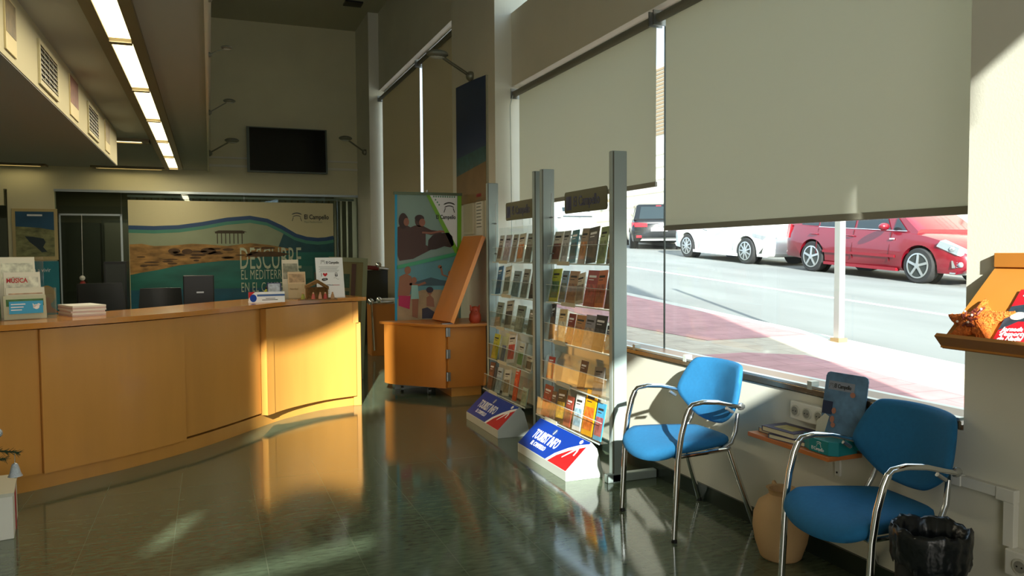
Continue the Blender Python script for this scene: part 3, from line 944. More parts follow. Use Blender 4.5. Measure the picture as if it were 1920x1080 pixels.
for k in range(7):
    pl.rect(b, 1.43 + k * 0.07, 1.445 + k * 0.07, 1.66, 1.85, 2.5 * e, 3 * e)
obj('printed_pavilion', b, mat('mural_wood', (66, 54, 34), 0.6), pn)
tx = mat('mural_letter', (196, 206, 176), 0.5)
obj('lettering', pl.text('DESCUBRE', 0.57, 1.80, 1.20, 2 * e, sx=0.39, spacing=1.05, depth=0.002), tx, pn)
obj('lettering', pl.text('EL MEDITERRÁNEO', 0.25, 1.82, 1.01, 2 * e, sx=0.46, spacing=1.08, depth=0.002), tx, pn)
obj('lettering', pl.text('EN EL CAMPELLO', 0.25, 1.82, 0.78, 2 * e, sx=0.46, spacing=1.08, depth=0.002), tx, pn)
logo(pl, 2.83, 2.08, 0.19, 2 * e, M_PGREY, pn)
obj('lettering', pl.text('El Campello', 0.12, 2.96, 2.12, 2 * e, sx=0.78, bold=0.002, depth=0.002), M_INK, pn)
obj('lettering', pl.text('Playa Mediterráneo', 0.05, 2.96, 2.05, 2 * e, sx=0.85, depth=0.002), mat('pale_ink', (150, 156, 130), 0.6), pn)

# posters on the left pier
t = thing('framed_poster', 'framed poster of rock pools on the cream pier at left', 'poster', (-2.72, YB, 1.4))
pl = PL((-3.04, YB - 0.0005, 1.39), (1, 0, 0), (0, 0, 1))
b = MB(); pl.rect(b, 0, 0.66, 0, 0.86, 0, 0.02); obj('frame', b, mat('poster_frame', (196, 176, 124), 0.5), t, bevel=0.004)
b = MB(); pl.rect(b, 0.05, 0.61, 0.06, 0.81, 0.02, 0.022); obj('sheet', b, mat('poster_sky2', (34, 84, 118), 0.4, var=0.25, vscale=2), t, bevel=0.0)
b = MB(); pl.poly(b, [(0.05, 0.06), (0.61, 0.06), (0.61, 0.5), (0.4, 0.54), (0.25, 0.55), (0.05, 0.56)], 0.022, 0.0235); obj('rock_area', b, mat('poster_rock', (132, 132, 88), 0.5, var=0.5, vscale=7, stretch=(1, 1, 2)), t)
b = MB(); pl.poly(b, [(0.18, 0.4), (0.3, 0.39), (0.45, 0.36), (0.48, 0.3), (0.44, 0.22), (0.5, 0.14), (0.42, 0.13), (0.34, 0.22), (0.25, 0.3)], 0.0235, 0.025); obj('pool_area', b, mat('poster_pool', (30, 48, 54), 0.3), t)
b = MB(); pl.rect(b, 0.22, 0.44, 0.735, 0.765, 0.022, 0.024); obj('title', b, M_PWHITE, t)
t = thing('wall_poster', 'turquoise poster with orange figure partly hidden by leaflet holder', 'poster', (-2.55, YB, 0.6))
pl = PL((-2.95, YB - 0.0005, 0.45), (1, 0, 0), (0, 0, 1))
b = MB(); pl.rect(b, 0, 0.57, 0, 0.92, 0, 0.012); obj('board', b, mat('poster_turq', (30, 128, 144), 0.4, var=0.1), t)
b = MB(); pl.ell(b, 0.38, 0.35, 0.13, 0.16, 0.012, 0.014); obj('printed_figure', b, mat('poster_tan', (190, 150, 84), 0.5), t)
b = MB(); pl.poly(b, [(0.34, 0.05), (0.36, 0.32), (0.42, 0.3), (0.44, 0.15), (0.56, 0.05)], 0.014, 0.016); obj('printed_shape', b, mat('poster_orange', (186, 92, 34), 0.5), t)
obj('lettering', pl.text('ven a vivir', 0.1, 0.12, 0.74, 0.012, sx=0.8), M_PWHITE, t)

# green-framed stand by the counter end
t = thing('poster_stand', 'pale green framed poster stand leaning behind the counter end', 'poster stand', (1.5, 9.0, 0))
Xs = Matrix.Translation((1.44, 9.0, 0)) @ Matrix.Rotation(math.radians(-6), 4, 'Y') @ Matrix.Translation((-0.25, 0, 0))
f = MB()
f.box(0.0, 0.44, 0, 0.04, 1.38, 1.43).box(0.0, 0.05, 0, 0.04, 0, 1.38).box(0.39, 0.44, 0, 0.04, 0, 1.38).box(0.05, 0.39, 0, 0.04, 0.0, 0.08)
XS = Matrix.Translation((1.20, 9.0, 0.0)) @ Matrix.Rotation(math.radians(3.0), 4, 'Y')
obj('frame', f, mat('pale_green', (132, 136, 100), 0.5), t, xform=XS)
obj('sheet', MB().box(0.05, 0.39, 0.01, 0.03, 0.08, 1.38), mat('olive_sheet', (118, 108, 62), 0.6), t, xform=XS)
obj('picture', MB().box(0.10, 0.24, 0.004, 0.01, 1.08, 1.24).box(0.10, 0.24, 0.004, 0.01, 0.82, 1.04), mat('green_pic', (38, 66, 34), 0.5, var=0.4, vscale=20), t, xform=XS)
obj('strip', MB().box(0.26, 0.31, 0.003, 0.01, 0.1, 1.36), mat('brown_strip', (86, 56, 40), 0.6), t, xform=XS)

# entrance gate, red bar and wooden stand at far right
t = thing('glass_gate', 'dark glass door leaf with red push bar at the far right', 'door', (2.35, 12.3, 0))
obj('pane', MB().box(2.02, 2.66, 12.3, 12.312, 0, 1.2), mat('gate_dark', (44, 46, 40), 0.15), t)
obj('push_bar', MB().cyl((2.12, 12.25, 1.26), (2.50, 12.25, 1.23), 0.035, 12), mat('bar_red', (112, 30, 24), 0.4), t, smooth=True)
obj('bar_end', MB().cyl((2.47, 12.25, 1.235), (2.66, 12.25, 1.22), 0.028, 12).ball((2.5, 12.25, 1.28), 0.05, 10), M_CHROME, t, smooth=True)
obj('stile', MB().box(1.98, 2.02, 12.28, 12.33, 0, 1.3), M_DARK, t)
t = thing('filing_cabinet', 'dark low cabinet in the shade behind the counter end', 'cabinet', (1.9, 13.0, 0))
obj('body', MB().box(1.65, 2.3, 13.0, 13.5, 0, 1.15), mat('cab_dark', (58, 62, 52), 0.6), t)
obj('handle', MB().box(1.9, 2.0, 12.98, 13.0, 0.9, 0.92), M_STEEL, t)
t = thing('wooden_stand', 'orange wooden stand with chrome fittings beyond the banner', 'stand', (2.3, 11.0, 0))
obj('body', MB().box(2.13, 2.6, 10.98, 11.3, 0.0, 0.74), M_MAPLE2, t)
obj('leg', MB().cyl((2.16, 10.95, 0.08), (2.13, 10.95, 0.74), 0.014, 8), M_CHROME, t, smooth=True)
obj('fitting', MB().ball((2.12, 10.97, 0.78), 0.05, 10).ball((2.24, 10.97, 0.80), 0.045, 10).cyl((2.1, 10.97, 0.76), (2.45, 10.97, 0.77), 0.018, 10), M_CHROME, t, smooth=True)
obj('papers', MB().box(2.28, 2.5, 10.99, 11.2, 0.74, 0.81), M_PAPER, t)

# desk things behind the counter
t = thing('computer_monitor', 'black computer monitor seen from behind over the counter', 'monitor', (-0.10, 8.1, 0.75))
obj('housing', MB().box(-0.245, 0.035, 8.1, 8.14, 0.95, 1.258), M_BLACK, t, bevel=0.01)
obj('stand', MB().box(-0.13, -0.08, 8.12, 8.16, 0.77, 0.97), M_BLACK, t)
obj('foot', MB().box(-0.2, 0.0, 8.05, 8.22, 0.751, 0.77), M_BLACK, t)
obj('badge', MB().box(-0.125, -0.06, 8.097, 8.10, 1.085, 1.10), M_STEEL, t)
t = thing('monitor_desk', 'pale desk behind the reception counter holding the monitor', 'desk', (-0.3, 8.3, 0))
obj('desktop', MB().box(-1.2, 0.9, 7.95, 8.6, 0.72, 0.75), M_MAPLE, t)
for x in (-1.15, 0.85):
    obj('leg', MB().box(x - 0.03, x + 0.03, 8.0, 8.55, 0, 0.72), M_DARK, t)


def office_chair(x, y, zb, zt, w_, label, rz):
    t = thing('office_chair', label, 'chair', (x, y, 0))
    R = Matrix.Translation((x, y, 0)) @ Matrix.Rotation(rz, 4, 'Z')
    rings = []
    for i in range(9):
        u = -1 + 2 * i / 8
        dpt = 0.05 * u * u
        rings.append([(u * w_ / 2 * 0.86, 0.0 - dpt, zb), (u * w_ / 2, -0.0 - dpt, (zb + zt) / 2), (u * w_ / 2 * 0.93, 0.04 - dpt, zt), (u * w_ / 2 * 0.93, 0.08 - dpt, zt), (u * w_ / 2, 0.05 - dpt, (zb + zt) / 2), (u * w_ / 2 * 0.86, 0.05 - dpt, zb)])
    obj('backrest', MB().loft(rings), M_BLACK, t, smooth=True, xform=R)
    obj('seat', MB().lathe([(0.18, 0.44), (0.25, 0.46), (0.25, 0.5), (0.2, 0.52)], (0, -0.25, 0), 20), M_BLACK, t, smooth=True, xform=R)
    obj('column', MB().cyl((0, -0.25, 0.08), (0, -0.25, 0.44), 0.03), M_DARK, t, xform=R)
    obj('spine', MB().tube([(0, -0.2, 0.45), (0, 0.07, 0.5), (0, 0.06, zb + 0.1)], 0.025, 8), M_BLACK, t, xform=R)
    for k in range(5):
        a = k * 2 * math.pi / 5
        obj('leg', MB().cyl((0, -0.25, 0.1), (0.28 * math.cos(a), -0.25 + 0.28 * math.sin(a), 0.06), 0.022, 8, 0.015).ball((0.28 * math.cos(a), -0.25 + 0.28 * math.sin(a), 0.03), 0.03, 8), M_BLACK, t, xform=R)
    return t


office_chair(-0.53, 9.7, 0.62, 1.08, 0.46, 'black office chair back showing above the counter near the monitor', 0)
office_chair(-1.25, 10.6, 0.58, 1.12, 0.55, 'black office chair in the dark left of the mural panel', 0.5)
t = thing('tower_cabinet', 'black upright box against the left edge of the mural', 'cabinet', (-1.3, 12.5, 0))
obj('body', MB().box(-1.42, -1.13, 12.5, 12.9, 0, 1.37), M_BLACK, t)
obj('door', MB().box(-1.40, -1.15, 12.49, 12.5, 0.05, 1.33), M_DARK, t)
t = thing('hanging_figure', 'small red and white doll hanging on the office door', 'doll', (-2.0, 14.9, 0.9))
obj('body', MB().ball((-2.02, 14.9, 0.93), 0.07, 10, (0.8, 0.6, 1.6)), mat('doll_red', (150, 44, 36), 0.7), t, smooth=True)
obj('head', MB().ball((-2.02, 14.88, 1.08), 0.045, 10), M_PAPER, t, smooth=True)
obj('cord', MB().cyl((-2.02, 14.93, 1.1), (-2.02, 14.99, 2.16), 0.004, 6), M_PAPER, t)

# ================================================================== THINGS ON THE COUNTER
CZ = 1.0455


def leaning_sheet(name, label, cat, x, y, w_, h, lean, rz, base_m, group=None, thick=0.004, z=CZ):
    """sheet whose foot centre is at x,y ; faces -y before turning by rz; returns thing + plane"""
    t = thing(name, label, cat, (x, y, z), group)
    r = Vector((math.cos(rz), math.sin(rz), 0)); back = Vector((-math.sin(rz), math.cos(rz), 0))
    u = (Vector((0, 0, 1)) * math.cos(lean) + back * math.sin(lean))
    pl = PL(Vector((x, y, z)) - r * w_ / 2, r, u)
    b = MB(); pl.rect(b, 0, w_, 0, h, -thick, 0)
    return t, pl, b


# El Campello info sign
t, pl, b = leaning_sheet('counter_sign', 'white A4 El Campello wifi sign leaning at the counter end', 'sign', 1.075, 7.50, 0.26, 0.395, 0.30, 0.02, M_PAPER)
obj('sheet', b, M_PWHITE, t)
logo(pl, 0.07, 0.33, 0.045, 0.0008, M_PGREY, t)
obj('lettering', pl.text('El Campello', 0.034, 0.10, 0.333, 0.0008, sx=0.75, bold=0.0006), M_INK, t)
b = MB()
for k in range(5):
    pl.rect(b, 0.03 + 0.01 * (k % 2), 0.22 - 0.01 * (k % 3), 0.300 - k * 0.012, 0.3025 - k * 0.012, 0.0002, 0.001)
for k in range(5):
    pl.rect(b, 0.06, 0.12, 0.075 - k * 0.010, 0.077 - k * 0.010, 0.0002, 0.001)
pl.stroke(b, [(0.165 + 0.05 * i / 6, 0.185 + 0.01 * math.sin(i)) for i in range(7)], 0.002, 0.0002, 0.001)
obj('text_lines', b, M_PGREY, t)
obj('lettering', pl.text('I', 0.05, 0.045, 0.205, 0.0008, sx=0.9), M_INK, t)
b = MB(); pl.poly(b, [(0.063, 0.228), (0.068, 0.24), (0.078, 0.24), (0.085, 0.23), (0.092, 0.24), (0.102, 0.24), (0.107, 0.228), (0.098, 0.215), (0.085, 0.204), (0.072, 0.215)], 0.0002, 0.0012); obj('heart', b, M_RED, t)
b = MB(); pl.ell(b, 0.072, 0.175, 0.022, 0.014, 0.0002, 0.001); pl.ell(b, 0.09, 0.178, 0.018, 0.012, 0.0002, 0.001); obj('wifi_badge', b, M_INK, t)
obj('lettering', pl.text('Wi-Fi', 0.014, 0.065, 0.172, 0.0012, sx=0.9), M_PWHITE, t)
b = MB(); pl.rect(b, 0.178, 0.202, 0.205, 0.229, 0.0002, 0.001); pl.stroke(b, [(0.178, 0.235), (0.19, 0.243), (0.202, 0.235)], 0.004, 0.0002, 0.001); obj('device_icon', b, M_INK, t)
b = MB(); pl.rect(b, 0.185, 0.195, 0.212, 0.224, 0.001, 0.0014); obj('device_screen', b, M_PWHITE, t)
obj('lettering', pl.text('#ELCAMPELLO', 0.016, 0.06, 0.115, 0.0008, sx=0.9), M_PNAVY, t)
obj('lettering', pl.text('turismoymas', 0.016, 0.15, 0.115, 0.0008, sx=0.8), M_RED, t)
obj('acrylic_stand', MB().box(0.95, 1.2, 7.44, 7.66, CZ, CZ + 0.004), M_ACRY, t)

# acrylic leaflet holder with two leaflets
t = thing('leaflet_holder', 'clear acrylic leaflet holder near the El Campello sign', 'holder', (0.73, 7.40, CZ))
h_ = MB()
h_.box(0.60, 0.90, 7.30, 7.303, CZ, CZ + 0.14).box(0.60, 0.90, 7.47, 7.473, CZ, CZ + 0.30).box(0.60, 0.603, 7.30, 7.47, CZ, CZ + 0.14).box(0.897, 0.90, 7.30, 7.47, CZ, CZ + 0.14).box(0.60, 0.90, 7.30, 7.47, CZ, CZ + 0.003)
obj('holder_body', h_, M_ACRY, t)


def small_print(name, label, cat, x, y, w_, h, lean, rz, col, col2, title=None, z=CZ, group=None, tm=None, band_=(0.5, 0.9)):
    t, pl, b = leaning_sheet(name, label, cat, x, y, w_, h, lean, rz, None, group, 0.006, z)
    obj('sheet', b, mat('print_%d_%d_%d' % col, col, 0.5), t)
    b = MB(); pl.rect(b, w_ * 0.06, w_ * 0.94, h * band_[0], h * band_[1], 0.0002, 0.001)
    obj('picture', b, mat('pic_%d_%d_%d' % col2, col2, 0.45, var=0.35, vscale=30), t)
    if title:
        obj('lettering', pl.text(title, h * 0.11, w_ * 0.1, h * 0.32, 0.001, sx=0.8), tm or M_INK, t)
    return t


small_print('leaflet', 'white upright leaflet at the back of the acrylic holder', 'leaflet', 0.70, 7.44, 0.15, 0.36, 0.14, 0.05, (212, 206, 184), (150, 150, 130), z=CZ + 0.004)
small_print('leaflet', 'beige Navidad leaflet standing in the acrylic holder', 'leaflet', 0.75, 7.37, 0.16, 0.25, 0.22, 0.05, (206, 180, 142), (176, 146, 110), 'Navidad', z=CZ + 0.004, tm=mat('gold_ink', (130, 100, 60), 0.5), band_=(0.6, 0.92))
small_print('postcard', 'small navy postcard with white picture left of the leaflet holder', 'card', 0.545, 7.36, 0.12, 0.155, 0.18, 0.1, (40, 44, 92), (176, 190, 206), z=CZ, band_=(0.30, 0.95))
# card tray
t = thing('card_tray', 'white card box with red and blue arc emblem on counter', 'card box', (0.45, 6.98, CZ))
pl = PL((0.30, 6.90, CZ), (1, 0.10, 0), (0, 0.35, 1))
b = MB(); pl.rect(b, 0, 0.30, 0, 0.095, -0.006, 0); obj('front', b, M_PWHITE, t)
b = MB(); pl.rect(b, 0.07, 0.30, 0.055, 0.073, 0.0002, 0.001); obj('blue_stripe', b, mat('stripe_blue', (70, 104, 160), 0.5), t)
b = MB(); pl.poly(b, [(0.0, 0.035), (0.0, 0.095), (0.055, 0.095), (0.03, 0.075)], 0.0002, 0.001); obj('red_corner', b, M_RED, t)
b = MB(); pl.ell(b, 0.038, 0.04, 0.028, 0.034, 0.0012, 0.002); obj('blue_badge', b, M_PBLUE, t)
b = MB(); pl.rect(b, 0.11, 0.24, 0.02, 0.026, 0.0002, 0.001); pl.rect(b, 0.14, 0.22, 0.033, 0.038, 0.0002, 0.001); obj('text_lines', b, M_PGREY, t)
obj('tray', MB().box(0.30, 0.60, 6.95, 7.02, CZ, CZ + 0.012), M_PAPER, t)
t = thing('green_gadget', 'tiny yellow green toy behind the card box', 'toy', (0.50, 7.42, CZ))
obj('body', MB().ball((0.485, 7.42, CZ + 0.05), 0.03, 10, (1, 1, 1.6)), mat('lime', (150, 160, 30), 0.5), t, smooth=True)
obj('cap', MB().ball((0.485, 7.42, CZ + 0.105), 0.018, 8), M_BLACK, t, smooth=True)

# nativity scene
t = thing('nativity_stable', 'small nativity stable with tiny figures on the counter', 'nativity', (0.88, 7.18, CZ))
rf = mat('thatch', (128, 92, 46), 0.9, var=0.3, vscale=40)
obj('roof', MB().hexa([(0.80, 7.12, CZ + 0.10), (0.80, 7.24, CZ + 0.10), (0.905, 7.24, CZ + 0.15), (0.905, 7.12, CZ + 0.15), (0.80, 7.12, CZ + 0.128), (0.80, 7.24, CZ + 0.128), (0.905, 7.24, CZ + 0.180), (0.905, 7.12, CZ + 0.180)]), rf, t)
obj('roof', MB().hexa([(0.905, 7.12, CZ + 0.15), (0.905, 7.24, CZ + 0.15), (1.0, 7.24, CZ + 0.09), (1.0, 7.12, CZ + 0.09), (0.905, 7.12, CZ + 0.180), (0.905, 7.24, CZ + 0.180), (1.0, 7.24, CZ + 0.118), (1.0, 7.12, CZ + 0.118)]), rf, t)
for x in (0.81, 0.99):
    obj('post', MB().cyl((x, 7.14, CZ), (x, 7.14, CZ + 0.105), 0.006, 8), rf, t)
    obj('post', MB().cyl((x, 7.22, CZ), (x, 7.22, CZ + 0.105), 0.006, 8), rf, t)
obj('base', MB().box(0.74, 1.07, 7.08, 7.25, CZ, CZ + 0.008), rf, t)
obj('back_wall', MB().box(0.815, 0.985, 7.215, 7.225, CZ + 0.008, CZ + 0.11), rf, t)
for x, cc in ((0.86, (196, 96, 84)), (0.92, (206, 150, 120)), (0.965, (186, 70, 64)), (0.77, (150, 150, 60)), (1.03, (176, 130, 84))):
    f_ = obj('figure', MB().lathe([(0.018, 0), (0.016, 0.02), (0.009, 0.045), (0.0, 0.05)], (x, 7.11, CZ + 0.008), 10), mat('fig_%d' % cc[0], cc, 0.6), t, smooth=True)
    obj('head', MB().ball((x, 7.11, CZ + 0.06), 0.009, 8), mat('fig_skin', (206, 160, 120), 0.6), f_)

# left leaflet dispenser
DX, DY = -1.07, 5.78
rz = 0.42
t = thing('leaflet_dispenser', 'tiered acrylic leaflet dispenser at the left end of counter', 'dispenser', (DX, DY, CZ))
r = Vector((math.cos(rz), math.sin(rz), 0)); bk = Vector((-math.sin(rz), math.cos(rz), 0))
rt = Matrix.Translation((DX, DY, CZ)) @ Matrix.Rotation(rz, 4, 'Z')
g = MB()
g.box(-0.20, 0.13, -0.02, 0.26, 0, 0.004).box(-0.20, 0.13, -0.02, -0.017, 0, 0.16).box(-0.20, 0.13, 0.257, 0.26, 0, 0.40).box(0.127, 0.13, -0.02, 0.26, 0, 0.2).box(-0.20, -0.197, -0.02, 0.26, 0, 0.2)
obj('holder_body', g, M_ACRY, t, xform=rt)
def dsp(lb, u, v, zz, w_, h, col, col2, title=None, tm=None, band_=(0.55, 0.9)):
    q = Vector((DX, DY, 0)) + r * u + bk * v
    return small_print('leaflet', lb, 'leaflet', q.x, q.y, w_, h, 0.12, rz, col, col2, title, CZ + zz, 'leaflets in the left dispenser', tm, band_)
dsp('white sheet topmost in the left dispenser, beside a green one', -0.03, 0.20, 0.004, 0.21, 0.40, (214, 210, 190), (196, 196, 176))
dsp('green leaflet topmost at the far left edge of the picture', -0.20, 0.21, 0.004, 0.15, 0.40, (70, 110, 60), (90, 130, 80), 'CAMPELLO', M_PWHITE)
dsp('white MÚSICA leaflet in the left dispenser', -0.02, 0.13, 0.004, 0.21, 0.30, (216, 212, 194), (200, 198, 180), None)
q = Vector((DX, DY, 0)) + r * (-0.12) + bk * 0.118
obj('lettering', text_mb('MÚSICA', 0.042, (q.x, q.y, CZ + 0.235), r, (0, 0, 1), sx=0.8, bold=0.0008), M_RED, t)
dsp('white leaflet with brown lines, second lowest in the left dispenser', -0.02, 0.07, 0.004, 0.22, 0.2, (214, 208, 188), (186, 150, 120), None, None, (0.78, 0.82))
dsp('green and yellow festive leaflet lowest in the left dispenser', -0.04, 0.012, 0.004, 0.24, 0.15, (206, 200, 170), (70, 120, 60), None, None, (0.55, 0.85))
q = Vector((DX, DY, 0)) + r * (-0.16) + bk * (-0.024)
pl = PL((q.x, q.y, CZ + 0.02), r, (0, 0, 1))
b = MB(); pl.rect(b, 0.02, 0.21, 0.02, 0.10, 0, 0.0012); obj('sticker', b, mat('sticker_blue', (60, 160, 206), 0.4), t)
b = MB()
pl.ell(b, 0.172, 0.062, 0.017, 0.016, 0.0012, 0.002); pl.ell(b, 0.185, 0.075, 0.009, 0.008, 0.0012, 0.002, 10)
pl.poly(b, [(0.192, 0.075), (0.2, 0.078), (0.191, 0.07)], 0.0012, 0.002)
pl.poly(b, [(0.155, 0.05), (0.15, 0.085), (0.16, 0.075), (0.175, 0.07)], 0.0012, 0.002)
for k in range(3):
    pl.rect(b, 0.03, 0.11 - 0.01 * k, 0.078 - k * 0.018, 0.084 - k * 0.018, 0.0012, 0.002)
obj('sticker_print', b, M_PWHITE, t)
# stack of papers
st = thing('paper_stack', 'low stack of white papers on the counter by the dispenser', 'papers', (-0.83, 6.05, CZ))
for k in range(6):
    a = random.uniform(-0.04, 0.04) + 0.42
    R = Matrix.Translation((-0.83, 6.05, 0)) @ Matrix.Rotation(a, 4, 'Z')
    obj('sheet_bundle', MB().box(-0.105, 0.105, -0.15, 0.15, CZ + k * 0.012, CZ + k * 0.012 + 0.0115), M_PAPER if k % 2 else mat('paper_pinkish', (206, 186, 180), 0.7), st, xform=R)

# ================================================================== CHRISTMAS TREE AND BOX AT LEFT EDGE
t = thing('gift_box', 'white gift box with red ribbon at the left edge on floor', 'box', (-1.25, 4.7, 0))
Rb = Matrix.Translation((-0.968, 4.585, 0)) @ Matrix.Rotation(math.radians(9), 4, 'Z') @ Matrix.Translation((-0.22, 0.2, 0))
obj('box_body', MB().box(-0.25, 0.22, -0.2, 0.2, 0, 0.222), M_WHITE, t, bevel=0.004, xform=Rb)
obj('ribbon', MB().box(-0.02, 0.10, -0.203, 0.203, 0.0, 0.226).box(-0.253, 0.223, -0.04, 0.04, 0.0, 0.226), mat('ribbon_red', (180, 24, 50), 0.4), t, xform=Rb)
obj('lid', MB().box(-0.255, 0.225, -0.205, 0.205, 0.223, 0.24), mat('clear_lid', (206, 206, 190), 0.3), t, xform=Rb)
t = thing('christmas_tree', 'dark green christmas tree branch reaching in at left edge', 'tree', (-1.3, 4.2, 0))
obj('trunk', MB().cyl((-1.45, 4.2, 0), (-1.45, 4.2, 1.4), 0.025, 10, 0.01), mat('bark', (60, 44, 30), 0.9), t)
nd = MB()
random.seed(3)
def branch(p0, p1, n=90):
    p0 = Vector(p0); p1 = Vector(p1)
    nd.cyl(p0, p1, 0.006, 5, 0.003)
    ax = (p1 - p0).normalized()
    for i in range(n):
        q = p0.lerp(p1, i / n)
        d = Vector((random.uniform(-1, 1), random.uniform(-1, 1), random.uniform(-1, 1))).normalized() * 0.7 + ax
        d.normalize()
        nd.cyl(q, q + d * random.uniform(0.02, 0.035), 0.0018, 3, 0.0006)
branch((-1.45, 4.2, 0.66), (-0.815, 4.0, 0.572), 320)
branch((-1.45, 4.2, 0.60), (-0.86, 3.97, 0.555), 300)
branch((-1.45, 4.2, 0.9), (-1.0, 4.1, 0.75), 110)
branch((-1.45, 4.2, 0.9), (-1.1, 4.5, 0.7), 90)
branch((-1.45, 4.2, 1.2), (-1.2, 4.1, 1.05), 60)
obj('foliage', nd, mat('needle_green', (26, 56, 32), 0.7), t)
b = thing('bell_ornament', 'silver bell ornament hanging from the branch tip at left', 'ornament', (-0.832, 4.0, 0.5))
obj('bell', MB().lathe([(0.004, 0.06), (0.012, 0.055), (0.018, 0.035), (0.022, 0.015), (0.03, 0.0), (0.027, 0.0), (0.01, 0.04), (0.0, 0.045)], (-0.832, 4.0, 0.468), 18), mat('silver_glitter', (206, 214, 226), 0.25, 0.8, bump=0.6, bscale=300), b, smooth=True)
obj('clapper', MB().ball((-0.832, 4.0, 0.466), 0.008, 8), M_CHROME, b)
obj('loop', MB().cyl((-0.832, 4.0, 0.525), (-0.832, 4.0, 0.575), 0.0015, 5), M_CHROME, b)
b = thing('bauble_ornament', 'small silver ornament at the left edge above the bell', 'ornament', (-0.9, 4.05, 0.66))
obj('bauble', MB().ball((-0.895, 4.0, 0.668), 0.022, 12), mat('silver_glitter'), b, smooth=True)
obj('loop', MB().cyl((-0.895, 4.0, 0.688), (-0.92, 4.06, 0.73), 0.0015, 5), M_CHROME, b)
#RACKS

# ================================================================== BROCHURE RACKS
random.seed(11)
ROWZ = [1.375, 1.085, 0.80, 0.515, 0.24]
ROWX = [2.375, 2.36, 2.345, 2.32, 2.275]


def rack(ya, yb, label, rows, which, hdr):
    """ya near end, yb far end"""
    t = thing('brochure_rack', label, 'brochure rack', (2.38, (ya + yb) / 2, 0), 'brochure racks')
    for y in (ya, yb):
        d = 0.045 if y == ya else -0.045
        p = obj('post', MB().box(2.335, 2.44, y, y + d, 0.0, 2.085), M_RACK, t, bevel=0.006)
        f = MB().box(2.338, 2.347, min(y, y + d) - 0.002, max(y, y + d) + 0.002, 0.06, 2.08)
        obj('edge_trim', f, mat('rack_dark_edge', (84, 84, 68), 0.5), p)
        obj('foot', MB().box(2.30, 2.66, min(y, y + d), max(y, y + d), 0.0, 0.055), M_RACK, t, bevel=0.006)
    y0, y1 = ya + 0.06, yb - 0.06
    # back sheets of clear acrylic, pockets
    obj('back_sheet', MB().box(2.435, 2.439, y0, y1, 0.25, 1.68), M_ACRY, t)
    for y in (y0 + 0.02, y1 - 0.02):
        obj('wire', MB().cyl((2.40, y, 0.2), (2.40, y, 1.9), 0.003, 6), M_STEEL, t)
        for z in (1.72, 1.45):
            obj('clip', MB().cyl((2.40, y - 0.03, z), (2.40, y + 0.03, z), 0.006, 8), M_STEEL, t)
    for i in range(5):
        x, z = ROWX[i], ROWZ[i]
        p = MB()
        ln = (0.0, 0.0, 0.0, 0.003, 0.012)[i]
        p.hexa([(x, y0, z), (x, y1, z), (x + 0.003, y1, z), (x + 0.003, y0, z), (x + ln, y0, z + 0.13), (x + ln, y1, z + 0.13), (x + ln + 0.003, y1, z + 0.13), (x + ln + 0.003, y0, z + 0.13)])
        p.box(x, x + 0.06, y0, y1, z - 0.003, z)
        p.hexa([(x + 0.057, y0, z), (x + 0.057, y1, z), (x + 0.06, y1, z), (x + 0.06, y0, z), (x + 0.10, y0, z + 0.2), (x + 0.10, y1, z + 0.2), (x + 0.103, y1, z + 0.2), (x + 0.103, y0, z + 0.2)])
        pk = obj('pocket', p, M_ACRY, t)
        obj('lip', MB().box(x - 0.004, x + 0.001, y0, y1, z - 0.005, z + 0.003).box(x + ln - 0.001, x + ln + 0.004, y0, y1, z + 0.13, z + 0.133), M_EDGE, pk)
        for yy in (y0, y1, (y0 + y1) / 2 + 0.02):
            obj('divider', MB().prism([(x, yy - 0.0015, z), (x + 0.06, yy - 0.0015, z), (x + 0.10, yy - 0.0015, z + 0.2), (x + ln, yy - 0.0015, z + 0.13)], (0, 0.003, 0)), M_ACRY, pk)
        obj('name_strip', MB().box(x - 0.008, x - 0.004, y0 + (0.5 if i % 2 else 0.62) * (y1 - y0), y0 + (0.72 if i % 2 else 0.82) * (y1 - y0), z - 0.012, z + 0.016), mat('label_cream', (196, 192, 168), 0.5), pk)
    # header sign
    ha, hb = hdr
    hp = PL((2.352, hb, 1.728), (0, -1, 0), (0, 0, 1))
    hw = hb - ha
    q = MB()
    R_ = 0.02
    pts = []
    for (cx, cz, a0) in ((hw - R_, R_, -90), (hw - R_, 0.15 - R_, 0), (R_, 0.15 - R_, 90), (R_, R_, 180)):
        for k in range(5):
            a = math.radians(a0 + 90 * k / 4)
            pts.append((cx + R_ * math.cos(a), cz + R_ * math.sin(a)))
    hp.poly(q, pts, -0.005, 0)
    hd = obj('header_sign', q, mat('header_smoke', (104, 104, 82), 0.2), t)
    q = MB(); hp.rect(q, 0.025, 0.11, 0.022, 0.118, 0.0002, 0.0012); obj('badge', q, mat('badge_navy', (24, 30, 84), 0.4), hd)
    obj('badge_letter', hp.text('i', 0.10, 0.05, 0.035, 0.0014, sx=1.0, shear=0.2, bold=0.002), mat('badge_ink', (52, 60, 84), 0.4), hd)
    obj('lettering', hp.text('El Campello', 0.098, 0.14, 0.045, 0.0004, sx=0.82, bold=0.001), mat('badge_navy'), hd)
    q = MB()
    for k in range(4):
        yy = ha + hw * (0.12 + 0.25 * k)
        q.box(2.352, 2.358, yy, yy + 0.014, 1.68, 1.73)
    obj('hanger', q, M_ACRY, t)
    # tilted information sign at the foot
    sy0, sy1 = ya + 0.14, yb - 0.18
    prof = [(2.075, 0.0), (2.075, 0.062), (2.26, 0.235), (2.30, 0.19), (2.34, 0.05), (2.34, 0.0)]
    sg = obj('sign_box', MB().prism([(x, sy0, z) for x, z in prof], (0, sy1 - sy0, 0)), mat('sign_grey', (190, 196, 190), 0.4), t, bevel=0.002)
    up = Vector((0.185, 0, 0.173)); L = up.length
